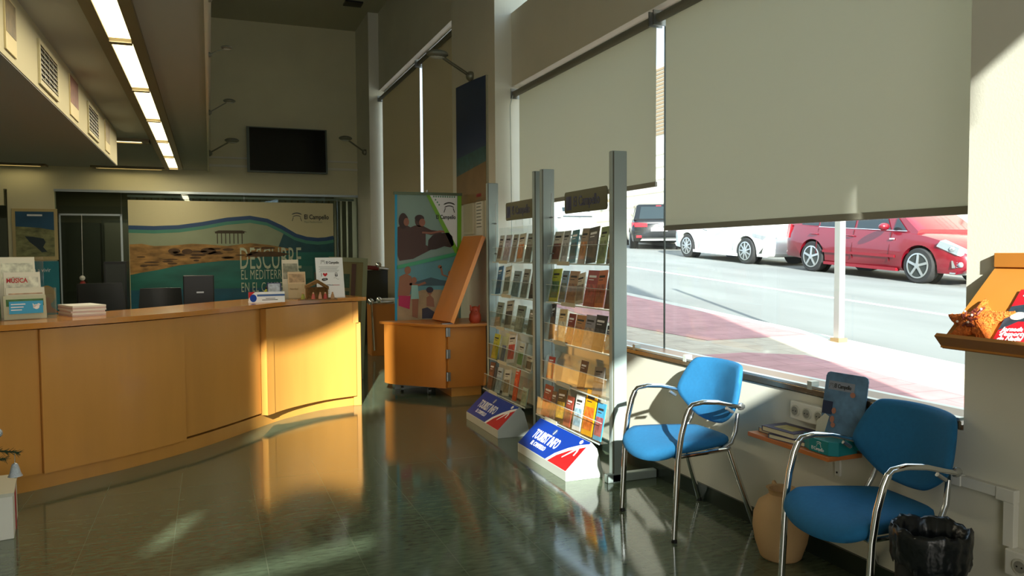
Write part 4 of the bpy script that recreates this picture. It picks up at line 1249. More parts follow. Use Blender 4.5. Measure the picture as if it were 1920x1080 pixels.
    sp = PL((2.075, sy1, 0.062), (0, -1, 0), up)
    sw = sy1 - sy0
    q = MB(); sp.rect(q, 0.004, sw - 0.004, 0.004, L - 0.004, 0.0005, 0.002); obj('blue_field', q, mat('sign_blue', (20, 60, 160), 0.22), sg)
    q = MB(); sp.poly(q, [(sw * 0.6, 0.003), (sw * 0.66, L * 0.28), (sw * 0.78, L * 0.58), (sw * 0.90, L * 0.8), (sw - 0.003, L * 0.92), (sw - 0.003, L * 0.003)], 0.002, 0.003); obj('white_arc', q, M_PWHITE, sg)
    q = MB(); sp.poly(q, [(sw * 0.65, 0.003), (sw * 0.71, L * 0.26), (sw * 0.82, L * 0.52), (sw - 0.003, L * 0.82), (sw - 0.003, 0.003)], 0.003, 0.004); obj('red_field', q, mat('sign_red', (196, 30, 34), 0.25), sg)
    q = MB(); sp.ell(q, sw * 0.885, L * 0.88, 0.018, 0.016, 0.004, 0.005)
    sp.stroke(q, [(sw * 0.80, L * 0.28), (sw * 0.86, L * 0.5), (sw * 0.92, L * 0.74)], [0.008, 0.015, 0.02], 0.004, 0.005)
    sp.stroke(q, [(sw * 0.93, L * 0.46), (sw * 0.93, L * 0.60), (sw * 0.90, L * 0.76)], [0.012, 0.016, 0.02], 0.004, 0.005)
    obj('white_figure', q, M_PWHITE, sg)
    obj('lettering', sp.text('TOURIST INFO', 0.108, sw * 0.13, L * 0.37, 0.003, sx=0.56, bold=0.0012, shear=0.0), M_PWHITE, sg)
    obj('lettering', sp.text('EL CAMPELLO', 0.048, sw * 0.2, L * 0.17, 0.003, sx=0.78, bold=0.0006), M_PWHITE, sg)
    q = MB(); sp.ell(q, sw * 0.42, L * 0.80, 0.026, 0.026, 0.002, 0.0026); obj('badge', q, mat('badge_pale', (60, 84, 130), 0.4), sg)
    obj('badge_letter', sp.text('i', 0.056, sw * 0.42 - 0.008, L * 0.80 - 0.02, 0.003, sx=0.8, shear=0.25, bold=0.002), M_PWHITE, sg)
    # leaflets
    ordn = ['top', 'second', 'third', 'fourth', 'lowest']
    posn = ['first', 'second', 'third', 'fourth', 'fifth', 'sixth', 'seventh', 'eighth']
    for i, row in enumerate(rows):
        n = len(row)
        for k, it in enumerate(row):
            cn, c1, c2, wy, h, tilt = it[:6]
            fr_ = it[6] if len(it) > 6 else (k + 0.5) / n
            yc = y1 - (y1 - y0) * fr_
            x, z = ROWX[i] + 0.02, ROWZ[i] + 0.003
            lean = 0.20
            rr = Vector((0, -math.cos(tilt), math.sin(tilt)))
            uu = Vector((math.sin(lean), math.sin(tilt) * math.cos(lean), math.cos(tilt) * math.cos(lean)))
            uu = (uu - rr * uu.dot(rr)).normalized()
            lift = abs(math.sin(tilt)) * wy / 2
            P0 = Vector((x, yc, z + lift)) - rr * wy / 2
            lp = PL(P0, rr, uu)
            if lp.n.x > 0:
                lp.n = -lp.n
            lt = thing('leaflet', '%s, %s from left, %s row, %s rack' % (cn, posn[k], ordn[i], which), 'leaflet', tuple(P0), 'leaflets in the %s rack' % which)
            q = MB(); lp.rect(q, 0, wy, 0, h, -0.006, 0); obj('cover', q, mat('lf_%d_%d_%d' % c1, c1, 0.4, var=0.12, vscale=18), lt)
            q = MB(); lp.rect(q, wy * 0.07, wy * 0.93, h * 0.12, h * 0.62, 0.0002, 0.001); obj('picture', q, mat('lp_%d_%d_%d' % c2, c2, 0.4, var=0.45, vscale=34), lt)
            q = MB(); lp.rect(q, wy * 0.14, wy * 0.80, h * 0.80, h * 0.86, 0.0002, 0.001); lp.rect(q, wy * 0.14, wy * 0.6, h * 0.73, h * 0.75, 0.0002, 0.001); obj('title_bar', q, M_PWHITE if sum(c1) < 330 else M_INK, lt)
    return t


W = 0.105
near_rows = [
    [('white leaflet with red brown picture', (206, 200, 184), (116, 60, 44), 0.15, 0.24, 0.0), ('pale grey leaflet', (170, 172, 168), (150, 150, 150), W, 0.24, 0.02),
     ('teal leaflet', (40, 124, 140), (34, 84, 100), W, 0.24, 0.06), ('tan leaflet with orange disc', (150, 128, 100), (196, 122, 50), W, 0.25, 0.0),
     ('dark brown leaflet', (62, 54, 48), (96, 72, 60), 0.14, 0.25, 0.08), ('pale green leaflet', (150, 172, 112), (120, 138, 84), W, 0.25, 0.05), ('dark gold leaflet', (60, 50, 34), (150, 120, 50), 0.13, 0.28, 0.1)],
    [('yellow green leaflet', (172, 180, 40), (70, 110, 70), 0.15, 0.25, 0.03), ('blue grey leaflet', (110, 140, 160), (80, 100, 90), W, 0.24, 0.0), ('tan leaflet', (160, 124, 92), (128, 84, 58), 0.15, 0.24, 0.0),
     ('grey white folded leaflet', (200, 192, 172), (128, 108, 92), 0.12, 0.22, 0.16), ('dark red leaflet', (156, 34, 38), (176, 70, 60), 0.16, 0.25, 0.0), ('orange leaflet', (200, 98, 40), (160, 70, 36), 0.12, 0.25, 0.06), ('maroon leaflet', (104, 44, 40), (70, 50, 60), 0.13, 0.25, 0.05)],
    [('black and brown tilted leaflet', (60, 48, 38), (110, 84, 60), 0.09, 0.27, 0.22), ('cream leaflet', (214, 188, 140), (224, 214, 190), 0.13, 0.24, 0.05), ('dark red narrow leaflet', (128, 40, 28), (160, 84, 40), W, 0.22, 0.0),
     ('tan wide leaflet', (190, 134, 80), (176, 112, 60), 0.15, 0.22, 0.0), ('lilac grey striped leaflet', (150, 150, 160), (166, 150, 140), 0.15, 0.23, 0.0), ('black leaflet', (36, 40, 42), (70, 72, 76), 0.15, 0.24, 0.0), ('turquoise and navy leaflet', (32, 50, 80), (60, 160, 190), 0.08, 0.18, 0.05)],
    [('small red leaflet', (176, 36, 36), (120, 60, 60), W, 0.16, 0.05, 0.09), ('brown card', (96, 62, 48), (128, 90, 70), 0.1, 0.2, 0.0, 0.60), ('grey folded leaflet', (120, 116, 110), (90, 88, 84), 0.14, 0.18, 0.1, 0.84)],
    [('dark red leaflet', (150, 38, 46), (178, 60, 60), 0.14, 0.23, 0.0, 0.10), ('small brown leaflet', (96, 70, 62), (120, 90, 76), 0.08, 0.20, 0.05, 0.22), ('black and gold leaflet', (48, 42, 34), (196, 160, 50), 0.14, 0.23, 0.08, 0.35),
     ('red brown small leaflet', (150, 60, 50), (110, 44, 40), 0.10, 0.21, 0.0, 0.47), ('white and pale blue leaflet', (220, 226, 228), (150, 190, 214), 0.12, 0.24, 0.05, 0.62), ('tall yellow leaflet', (232, 164, 10), (226, 110, 40), 0.15, 0.30, 0.03, 0.77), ('sky blue rounded leaflet', (60, 160, 206), (170, 90, 100), 0.11, 0.24, 0.03, 0.92)]]
far_rows = [
    [('white leaflet with small pictures', (196, 190, 176), (120, 96, 84), W, 0.24, 0.0), ('lilac leaflet', (176, 168, 186), (170, 160, 180), 0.14, 0.24, 0.0), ('grey leaflet', (140, 134, 124), (120, 110, 100), W, 0.24, 0.0), ('orange and white leaflet', (200, 190, 170), (196, 116, 44), 0.14, 0.24, 0.06),
     ('grey green leaflet', (130, 138, 122), (100, 90, 70), 0.13, 0.24, 0.0), ('dark green tall leaflet', (36, 66, 62), (40, 60, 56), W, 0.27, 0.05)],
    [('blue tilted leaflet', (60, 104, 140), (50, 84, 120), 0.12, 0.25, 0.1), ('white leaflet with round picture', (196, 192, 174), (96, 104, 90), 0.15, 0.25, 0.12), ('blue grey wide leaflet', (110, 130, 136), (96, 116, 116), 0.16, 0.22, 0.0), ('grey leaflet with small print', (130, 134, 124), (96, 104, 100), 0.13, 0.24, 0.0), ('dark brown leaflet', (66, 56, 48), (90, 76, 66), 0.16, 0.26, 0.05)],
    [('grey green leaflet', (130, 140, 124), (112, 124, 112), 0.16, 0.22, 0.0), ('pale leaflet with dark fish', (168, 164, 148), (70, 64, 56), 0.17, 0.24, 0.1), ('green grey rounded leaflet', (112, 126, 112), (140, 150, 136), 0.18, 0.22, 0.0), ('olive leaflet', (110, 112, 92), (96, 100, 84), 0.14, 0.2, 0.0)],
    [('lime yellow leaflet', (186, 182, 50), (160, 160, 30), 0.14, 0.22, 0.0), ('small blue grey leaflet', (100, 110, 132), (90, 100, 120), 0.08, 0.14, 0.0), ('white leaflet with red band', (216, 212, 204), (190, 66, 50), 0.17, 0.25, 0.14), ('green and white leaflet', (196, 200, 186), (96, 140, 80), 0.12, 0.2, 0.0), ('white card with teal band', (206, 208, 196), (54, 72, 70), 0.13, 0.12, 0.0)],
    [('brown leaflet', (110, 72, 50), (140, 90, 60), 0.12, 0.24, 0.06), ('pale blue leaflet', (176, 190, 196), (140, 160, 170), 0.12, 0.22, 0.04), ('white leaflet with tan picture', (200, 202, 190), (140, 124, 92), 0.15, 0.22, 0.12), ('tall red orange leaflet', (206, 62, 30), (216, 84, 44), 0.09, 0.30, 0.06), ('green tinted leaflet', (160, 180, 160), (130, 160, 140), 0.11, 0.14, 0.0)]]
rack(4.26, 5.40, 'grey brochure rack nearest the camera with lit TOURIST INFO sign', near_rows, 'nearer', (4.36, 4.99))
rack(5.50, 6.62, 'grey brochure rack farther back, next to the cream column', far_rows, 'farther', (5.56, 6.16))

# ================================================================== BLUE CHAIRS
def rounded(pts, n=5, r=0.35):
    """round a closed polygon by corner cutting"""
    for _ in range(3):
        out = []
        for i in range(len(pts)):
            a = Vector(pts[i]); b = Vector(pts[(i + 1) % len(pts)])
            out.append(tuple(a.lerp(b, 0.25))); out.append(tuple(a.lerp(b, 0.75)))
        pts = out
    return pts


def chair(label):
    t = thing('armchair', label, 'chair', (0, 0, 0), 'blue chrome armchairs')
    # seat: outline in (x,y), front is -x
    o = rounded([(-0.075, 0.10), (-0.075, -0.10), (-0.02, -0.245), (0.12, -0.245), (0.40, -0.17), (0.43, -0.12), (0.43, 0.12), (0.40, 0.17), (0.12, 0.245), (-0.02, 0.245)])
    cx, cy = 0.17, 0

    def ring(s, dz, drop):
        out = []
        for x, y in o:
            xx = cx + (x - cx) * s; yy = cy + (y - cy) * s
            z = dz - drop * max(0, (0.06 - xx)) ** 1.3 * 0.8 + 0.10 * (yy * yy) - 0.012 * math.cos(yy * 8) * (1 - min(1, abs(xx - 0.15) * 4)) * 0
            out.append((xx, yy, z))
        return out
    obj('seat', MB().loft([ring(0.86, 0.425, 1), ring(0.975, 0.432, 1), ring(1.0, 0.45, 1), ring(0.985, 0.468, 1), ring(0.93, 0.480, 1), ring(0.75, 0.482, 1), ring(0.4, 0.478, 1), ring(0.05, 0.476, 1)]), M_BLUEF, t, smooth=True, angle=75)
    # backrest: outline in (y,z)
    ob = rounded([(0.165, 0.862), (-0.165, 0.862), (-0.225, 0.842), (-0.272, 0.70), (-0.262, 0.64), (-0.14, 0.545), (-0.05, 0.525), (0.05, 0.525), (0.14, 0.545), (0.262, 0.64), (0.272, 0.70), (0.225, 0.842)])
    zc = 0.70

    def bring(s, off):
        out = []
        for y, z in ob:
            yy = y * s; zz = zc + (z - zc) * s
            x = 0.405 + (zz - 0.53) * 0.26 - 1.15 * yy * yy + off
            out.append((x, yy, zz))
        return out
    obj('backrest', MB().loft([bring(0.05, -0.020), bring(0.5, -0.021), bring(0.85, -0.018), bring(0.96, -0.008), bring(1.0, 0.004), bring(0.98, 0.018), bring(0.9, 0.026), bring(0.5, 0.028), bring(0.05, 0.028)]), M_BLUEF, t, smooth=True, angle=75)
    for s in (-1, 1):
        fl = [(-0.0, s * 0.262, 0.012), (0.010, s * 0.262, 0.20), (0.022, s * 0.262, 0.42), (0.040, s * 0.264, 0.54), (0.066, s * 0.266, 0.63), (0.086, s * 0.266, 0.672)]
        obj('leg', MB().tube(fl, [0.0125] * 6, 10, flat=1.25), M_CHROME, t, smooth=True, angle=60)
        ar = [(0.080, s * 0.266, 0.668), (0.10, s * 0.267, 0.688), (0.16, s * 0.268, 0.697), (0.25, s * 0.27, 0.690), (0.34, s * 0.268, 0.668), (0.40, s * 0.262, 0.652)]
        obj('armrest', MB().tube(ar, [0.0125, 0.014, 0.016, 0.016, 0.014, 0.012], 10, flat=0.8), M_CHROME, t, smooth=True, angle=60)
        obj('arm_bracket', MB().ball((0.40, s * 0.262, 0.655), 0.02, 10, (1.3, 0.7, 1)).cyl((0.31, s * 0.262, 0.655), (0.35, s * 0.262, 0.63), 0.009, 8), mat('cast_alu', (190, 194, 196), 0.25, 0.9), t, smooth=True)
        bl = [(0.36, s * 0.215, 0.43), (0.42, s * 0.23, 0.25), (0.505, s * 0.25, 0.012)]
        obj('leg', MB().tube(bl, 0.0125, 10, flat=1.2), M_CHROME, t, smooth=True, angle=60)
        obj('back_strut', MB().tube([(0.24, s * 0.2, 0.42), (0.33, s * 0.205, 0.425), (0.385, s * 0.205, 0.455), (0.415, s * 0.20, 0.51), (0.44, s * 0.185, 0.60)], 0.0115, 10), mat('cast_alu'), t, smooth=True, angle=60)
        obj('rail', MB().tube([(0.022, s * 0.25, 0.425), (0.37, s * 0.215, 0.425)], 0.010, 8), M_CHROME, t)
        for q in ((0.0, s * 0.262), (0.505, s * 0.25)):
            obj('foot_cap', MB().cyl((q[0], q[1], 0), (q[0], q[1], 0.018), 0.015, 10), M_BLACK, t)
    obj('crossbar', MB().tube([(0.37, -0.215, 0.422), (0.37, 0.215, 0.422)], 0.010, 8), M_CHROME, t)
    obj('crossbar', MB().tube([(0.03, -0.255, 0.42), (0.03, 0.255, 0.42)], 0.010, 8), M_CHROME, t)
    return t


c1 = chair('blue fabric armchair with chrome legs beside the racks, partly sunlit')
c2 = bpy.data.objects.new('armchair', None); COL.objects.link(c2)
for k_ in ('category', 'group'):
    c2[k_] = c1[k_]
c2['label'] = 'blue fabric armchair in shade in front of the wooden wall shelf, by the bin'
for ch in list(c1.children):
    n_ = ch.copy(); COL.objects.link(n_); n_.parent = c2
c1.location = (2.135, 3.52, 0)
c2.location = (2.19, 2.325, 0)
c2.rotation_euler = (0, 0, math.radians(-6))
c2.scale = (0.97, 0.97, 0.968)

# ================================================================== WALL SHELF, BOOKS, SOCKETS
t = thing('wall_shelf', 'small wooden wall shelf between the chairs below the sill', 'shelf', (2.6, 2.95, 0.5))
obj('board', MB().box(2.485, X1 - 0.001, 2.60, 3.14, 0.535, 0.556), wood('shelf_orange', (204, 120, 60), 0.35), t, bevel=0.002)
for y in (2.72, 3.0):
    obj('bracket', MB().box(2.52, X1 - 0.001, y, y + 0.03, 0.528, 0.5345).box(X1 - 0.012, X1 - 0.001, y, y + 0.03, 0.42, 0.53), M_WHITE, t)
    obj('screw', MB().cyl((X1 - 0.014, y + 0.015, 0.435), (X1 - 0.011, y + 0.015, 0.435), 0.005, 8), M_BLACK, t)


def book(x, y, z, lx, ly, h, rz, col, spine, label):
    t = thing('book', label, 'book', (x, y, z), 'books on the wall shelf')
    R = Matrix.Translation((x, y, z)) @ Matrix.Rotation(rz, 4, 'Z')
    obj('pages', MB().box(-lx / 2 + 0.003, lx / 2 - 0.003, -ly / 2 + 0.003, ly / 2 - 0.003, 0.003, h - 0.003), mat('page_cream', (226, 216, 184), 0.8), t, xform=R)
    q = MB(); q.box(-lx / 2, lx / 2, -ly / 2, ly / 2, 0, 0.003).box(-lx / 2, lx / 2, -ly / 2, ly / 2, h - 0.003, h).box(-lx / 2, lx / 2, ly / 2 - 0.003, ly / 2, 0.003, h - 0.003)
    obj('cover', q, mat('bk_%d_%d_%d' % col, col, 0.4, var=0.15), t, xform=R)
    obj('picture', MB().box(-lx / 2 + 0.03, lx / 2 - 0.04, -ly / 2 + 0.04, ly / 2 - 0.05, h, h + 0.0008), mat('bp_%d_%d_%d' % spine, spine, 0.5, var=0.3, vscale=30), t, xform=R)
    return t


book(2.575, 2.895, 0.5565, 0.15, 0.21, 0.022, 0.15, (90, 90, 110), (150, 150, 150), 'lower blue grey edged book on the wall shelf')
book(2.575, 2.945, 0.5795, 0.15, 0.21, 0.026, 0.05, (74, 66, 96), (176, 160, 96), 'purple book with cream pages on top of the pile')
book(2.60, 3.055, 0.5565, 0.13, 0.13, 0.022, 0.0, (130, 132, 136), (70, 150, 120), 'thin grey book with green cover under the others at left')

# display stand (its printed code is left out)
t = thing('leaflet_display', 'cardboard El Campello display with turquoise tray on the wall shelf', 'display', (2.60, 2.68, 0.5565))
dp = PL((2.612, 2.795, 0.5775), (0.10, -1, 0), (0.10, -0.05, 1))
q = MB()
R_ = 0.02; Wd = 0.225; Hd = 0.325
pts = [(0, 0), (Wd, 0), (Wd, Hd - R_), (Wd - 0.006, Hd - 0.006), (Wd - R_, Hd), (R_, Hd), (0.006, Hd - 0.006), (0, Hd - R_)]
dp.poly(q, pts, -0.004, 0); obj('back_card', q, mat('card_sky', (92, 130, 164), 0.35, var=0.45, vscale=12), t)
q = MB(); dp.rect(q, 0.0, Wd, 0, 0.05, 0.0002, 0.0012); obj('turquoise_print', q, mat('card_turq', (20, 136, 140), 0.35), t)
q = MB(); dp.rect(q, 0.02, 0.16, 0.245, 0.285, 0.0002, 0.001); obj('title_plate', q, mat('plate_haze', (140, 148, 164), 0.4), t)
obj('lettering', dp.text('El Campello', 0.026, 0.052, 0.256, 0.0012, sx=0.72, bold=0.0004), M_INK, t)
logo(dp, 0.036, 0.252, 0.026, 0.0012, M_PGREY, t)
q = MB(); dp.rect(q, 0.0, 0.055, 0.13, 0.19, 0.0002, 0.001); obj('printed_phone', q, mat('print_slate', (30, 46, 78), 0.4), t)
q = MB(); dp.ell(q, 0.062, 0.11, 0.012, 0.016, 0.001, 0.002); dp.ell(q, 0.07, 0.085, 0.012, 0.012, 0.001, 0.002); dp.ell(q, 0.155, 0.235, 0.014, 0.012, 0.001, 0.002); dp.ell(q, 0.066, 0.15, 0.012, 0.014, 0.001, 0.002); obj('printed_hand', q, mat('print_hand', (176, 120, 100), 0.5), t)
q = MB(); dp.poly(q, [(0.0, 0.02), (-0.02, 0.03), (-0.02, 0.09), (0.02, 0.13), (0.045, 0.12), (0.03, 0.04)], 0.001, 0.002); obj('white_flap', q, mat('flap_cream', (206, 204, 188), 0.5), t)
tr = MB().prism([(2.50, 2.615, 0.557), (2.50, 2.73, 0.557), (2.53, 2.80, 0.557), (2.65, 2.80, 0.557), (2.65, 2.60, 0.557), (2.53, 2.585, 0.557)], (0, 0, 0.062))
obj('tray', tr, mat('card_turq'), t, bevel=0.002)
obj('lettering', text_mb('El Campello', 0.022, (2.4985, 2.715, 0.568), (0, -1, 0), (0, 0, 1), sx=0.7), M_PWHITE, t)
logo(PL((2.4995, 2.73, 0.58), (0, -1, 0), (0, 0, 1)), 0.06, 0.004, 0.03, 0.0005, M_PWHITE, t)


def socket_box(y0, y1, z0, z1, n, label, x=X1):
    t = thing('socket_box', label, 'socket', (x, (y0 + y1) / 2, z0))
    obj('housing', MB().box(x - 0.045, x - 0.0005, y0, y1, z0, z1), M_WHITE, t, bevel=0.006)
    for i in range(n):
        yc = y1 - (y1 - y0) * (i + 0.5) / n
        zc = (z0 + z1) / 2
        s = obj('socket', MB().tube([(x - 0.052, yc, zc), (x - 0.046, yc, zc)], 0.028, 20), mat('socket_cream', (206, 204, 190), 0.35), t, smooth=True)
        obj('well', MB().tube([(x - 0.0535, yc, zc), (x - 0.052, yc, zc)], 0.021, 20), mat('socket_shade', (150, 148, 136), 0.5), s)
        for d in (-0.009, 0.009):
            obj('hole', MB().cyl((x - 0.055, yc + d, zc), (x - 0.0534, yc + d, zc), 0.003, 8), M_BLACK, s)
    return t


socket_box(2.775, 3.01, 0.635, 0.725, 3, 'white triple power socket on the low wall above the shelf')
socket_box(1.78, 1.905, 0.29, 0.385, 1, 'single power socket at the right edge under the cable trunking')
t = thing('cable_trunking', 'white cable trunking bending down the pillar at the right', 'trunking', (X1, 2.0, 0.55))
obj('run', MB().box(X1 - 0.028, X1 - 0.0005, 1.885, 2.135, 0.553, 0.592), M_WHITE, t, bevel=0.002)
obj('run', MB().box(X1 - 0.028, X1 - 0.0005, 1.885, 1.925, 0.385, 0.553), M_WHITE, t, bevel=0.002)
obj('corner', MB().box(X1 - 0.031, X1 - 0.0005, 1.882, 1.955, 0.545, 0.594), M_WHITE, t, bevel=0.004)
obj('corner', MB().box(X1 - 0.031, X1 - 0.0005, 2.095, 2.137, 0.55, 0.594), M_WHITE, t, bevel=0.003)

# ================================================================== CLAY POT, BIN
t = thing('clay_pot', 'pale terracotta clay pot on the floor behind the second chair', 'pot', (2.50, 2.90, 0))
obj('body', MB().lathe([(0.085, 0), (0.095, 0.01), (0.118, 0.08), (0.130, 0.15), (0.126, 0.21), (0.105, 0.265), (0.07, 0.29), (0.055, 0.305), (0.06, 0.325), (0.07, 0.333), (0.055, 0.33), (0.045, 0.30), (0.0, 0.29)], (2.50, 2.91, 0), 32), mat('terracotta_pale', (206, 168, 120), 0.8, var=0.1, vscale=4), t, smooth=True, angle=50)
for a in (-0.4, 2.7):
    c_, s_ = math.cos(a + 1.6), math.sin(a + 1.6)
    obj('handle', MB().tube([(2.50 + c_ * 0.055, 2.91 + s_ * 0.055, 0.315), (2.50 + c_ * 0.10, 2.91 + s_ * 0.10, 0.33), (2.50 + c_ * 0.112, 2.91 + s_ * 0.112, 0.25)], 0.011, 8), mat('terracotta_pale'), t, smooth=True)

t = thing('waste_bin', 'black waste bin lined with a crinkled black bag', 'bin', (2.25, 1.86, 0))
BX, BY, BR = 2.268, 1.90, 0.118
random.seed(5)
obj('bin_body', MB().lathe([(0.10, 0), (0.104, 0.01), (BR - 0.008, 0.47), (BR - 0.002, 0.49), (BR - 0.008, 0.49), (0.095, 0.02), (0.0, 0.015)], (BX, BY, 0), 32), mat('bin_black', (24, 28, 28), 0.5), t, smooth=True, angle=50)
rings = []
seg = 72
prof = [(BR - 0.002, 0.385), (BR + 0.006, 0.41), (BR + 0.004, 0.44), (BR + 0.009, 0.475), (BR + 0.008, 0.50), (BR + 0.001, 0.515), (BR - 0.010, 0.508), (BR - 0.020, 0.45), (BR - 0.027, 0.35), (BR - 0.04, 0.18), (0.05, 0.05), (0.005, 0.04)]
ph = [random.uniform(0, 6.28) for _ in range(12)]
for i, (r_, z) in enumerate(prof):
    rg = []
    for k in range(seg):
        a = 2 * math.pi * k / seg
        amp = 0.0032 if i < 8 else 0.008
        wv = amp * (math.sin(9 * a + ph[0] + z * 6) * 0.5 + math.sin(17 * a + ph[1] - z * 9) * 0.5 + math.sin(31 * a + ph[2]) * 0.35) + random.uniform(-0.002, 0.002)
        rr = max(r_ + (wv if i < 10 else 0), 0.004)
        zz = z + (0.005 * math.sin(5 * a + ph[3]) + 0.003 * math.sin(13 * a + ph[4]) + random.uniform(-0.002, 0.002)) * (1.4 if i == 0 else 1) * (1 if i < 7 else 0.3)
        rg.append((BX + rr * math.cos(a), BY + rr * math.sin(a), zz))
    rings.append(rg)
obj('bag', MB().loft(rings, True, False), mat('bag_black', (20, 24, 27), 0.28, bump=0.45, bscale=26), t, smooth=True, angle=179)
an = math.radians(225)
hx_, hy_ = BX + 0.122 * math.cos(an), BY + 0.122 * math.sin(an)
tg = Vector((-math.sin(an), math.cos(an), 0)); nn = Vector((math.cos(an), math.sin(an), 0))
pts = []
for k in range(17):
    a = math.pi * k / 16
    pts.append(Vector((hx_, hy_, 0.40)) + tg * 0.055 * math.cos(a) + Vector((0, 0, -0.06 * math.sin(a))) + nn * (0.008 - 0.010 * math.sin(a)))
obj('handle', MB().tube(pts, 0.006, 8), mat('bin_black'), t, smooth=True)

# ================================================================== SLOPED WALL TRAY WITH STAR
t = thing('wall_tray', 'sloped wooden wall tray on the sunlit pillar', 'tray', (2.5, 1.7, 1.2))
YT0, YT1 = 0.55, 1.985
Wt = wood('tray_oak', (188, 122, 50), 0.4)
# back flange at the wall, sloped board, front lip
obj('back_flange', MB().box(X1 - 0.022, X1 - 0.0005, YT0, YT1, 1.39, 1.442), Wt, t, bevel=0.002)
Sx0, Sz0, Sx1, Sz1 = X1 - 0.004, 1.398, 2.40, 1.128
obj('sloped_board', MB().hexa([(Sx1, YT0, Sz1 - 0.018), (Sx0, YT0, Sz0 - 0.018), (Sx0, YT1, Sz0 - 0.018), (Sx1, YT1, Sz1 - 0.018), (Sx1, YT0, Sz1), (Sx0 - 0.0, YT0, Sz0), (Sx0, YT1, Sz0), (Sx1, YT1, Sz1)]), Wt, t)
obj('front_lip', MB().hexa([(Sx1 + 0.01, YT0, Sz1 - 0.022), (Sx1 + 0.022, YT0, Sz1 - 0.012), (Sx1 + 0.022, YT1, Sz1 - 0.012), (Sx1 + 0.01, YT1, Sz1 - 0.022), (Sx1 - 0.032, YT0, Sz1 + 0.024), (Sx1 - 0.020, YT0, Sz1 + 0.034), (Sx1 - 0.020, YT1, Sz1 + 0.034), (Sx1 - 0.032, YT1, Sz1 + 0.024)]), wood('tray_lip', (176, 118, 58), 0.4), t)
up = Vector((Sx0 - Sx1, 0, Sz0 - Sz1)); Lt = up.length
tp = PL((Sx1, YT1, Sz1), (0, -1, 0), up)
# star
st = thing('star_decoration', 'orange cinnamon star decoration leaning on the wall tray', 'star', tuple(tp.p(0.1, 0.08, 0.02)))
sm = mat('star_orange', (206, 104, 30), 0.75, var=0.35, vscale=60, bump=1.0, bscale=120)
cu, cv = 0.088, 0.098
q = MB()
tips = []
SR = 0.125
for k in range(10):
    a = math.radians(100 + 36 * k)
    rr = SR if k % 2 == 0 else SR * 0.46
    tips.append((cu + rr * math.cos(a), cv + rr * 0.92 * math.sin(a)))
fine = []
for i in range(10):
    a, b_ = tips[i], tips[(i + 1) % 10]
    for k in range(5):
        f_ = k / 5
        j = random.uniform(-0.003, 0.003)
        fine.append((a[0] + (b_[0] - a[0]) * f_ + j, a[1] + (b_[1] - a[1]) * f_ + j))
def sring(s, w_):
    return [tp.p(cu + (a - cu) * s, cv + (b_ - cv) * s, w_ + 0.004 + random.uniform(-0.002, 0.002)) for a, b_ in fine]
q.loft([sring(0.97, 0.0), sring(1.0, 0.006), sring(0.96, 0.014), sring(0.7, 0.024), sring(0.35, 0.030), sring(0.03, 0.030)])
obj('star_body', q, sm, st)
q = MB()
for k in range(260):
    i = random.randrange(len(fine)); s_ = random.random() ** 0.5 * 0.97
    a = cu + (fine[i][0] - cu) * s_; b_ = cv + (fine[i][1] - cv) * s_
    an = random.uniform(0, math.pi); l_ = random.uniform(0.006, 0.014)
    hgt = 0.010 + 0.026 * (1 - s_)
    p0 = tp.p(a - math.cos(an) * l_ / 2, b_ - math.sin(an) * l_ / 2, hgt); p1 = tp.p(a + math.cos(an) * l_ / 2, b_ + math.sin(an) * l_ / 2, hgt + 0.006)
    q.cyl(p0, p1, 0.0022, 4)
o_ = obj('shavings', q, mat('shaving_orange', (222, 122, 40), 0.7), st)
o_['kind'] = 'stuff'
q = MB()
for k in range(16):
    a = random.uniform(0, 6.28); r_ = random.uniform(0.0, 0.045)
    an = random.uniform(0, math.pi)
    c0 = (cu + r_ * math.cos(a), cv + r_ * math.sin(a))
    q.cyl(tp.p(c0[0] - 0.012 * math.cos(an), c0[1] - 0.012 * math.sin(an), 0.037), tp.p(c0[0] + 0.012 * math.cos(an), c0[1] + 0.012 * math.sin(an), 0.040), 0.0035, 6)
obj('cinnamon_sticks', q, mat('cinnamon', (110, 44, 30), 0.6), st)
for a, b_ in ((0, 0.0), (0.018, 0.03), (-0.035, 0.015), (0.005, -0.033), (-0.035, -0.035)):
    obj('pearl', MB().ball(tp.p(cu + a, cv + b_, 0.046), 0.0045, 8), mat('pearl', (240, 220, 200), 0.2), st, smooth=True)
# brochure
bt = thing('brochure', 'red Jornada de Nadal brochure lying on the sloped tray', 'brochure', tuple(tp.p(0.3, 0.1, 0.0)))
ang = math.radians(6)
bp = PL(tp.p(0.185, 0.012, 0.003), tp.r * math.cos(ang) + tp.u * math.sin(ang), tp.u * math.cos(ang) - tp.r * math.sin(ang))
q = MB(); bp.rect(q, 0, 0.21, 0, 0.25, 0, 0.006); obj('cover', q, mat('brochure_red', (190, 26, 40), 0.35), bt)
q = MB(); bp.poly(q, [(0.0, 0.06), (0.05, 0.10), (0.11, 0.10), (0.11, 0.06), (0.21, 0.14), (0.21, 0.22), (0.10, 0.19), (0.0, 0.17)], 0.006, 0.0065); obj('picture', q, mat('brochure_dark', (44, 58, 70), 0.4, var=0.4, vscale=40), bt)
q = MB(); bp.ell(q, 0.04, 0.125, 0.025, 0.018, 0.0065, 0.007); bp.ell(q, 0.075, 0.14, 0.02, 0.03, 0.0065, 0.007); bp.ell(q, 0.115, 0.12, 0.02, 0.012, 0.0065, 0.007); bp.ell(q, 0.14, 0.09, 0.025, 0.012, 0.0065, 0.007); obj('printed_shapes', q, mat('brochure_cream', (220, 214, 200), 0.4), bt)
q = MB()
for k in range(5):
    bp.poly(q, [(0.115 + k * 0.009, 0.0), (0.119 + k * 0.009, 0.0), (0.135 + k * 0.009, 0.10), (0.131 + k * 0.009, 0.10)], 0.0065, 0.007)
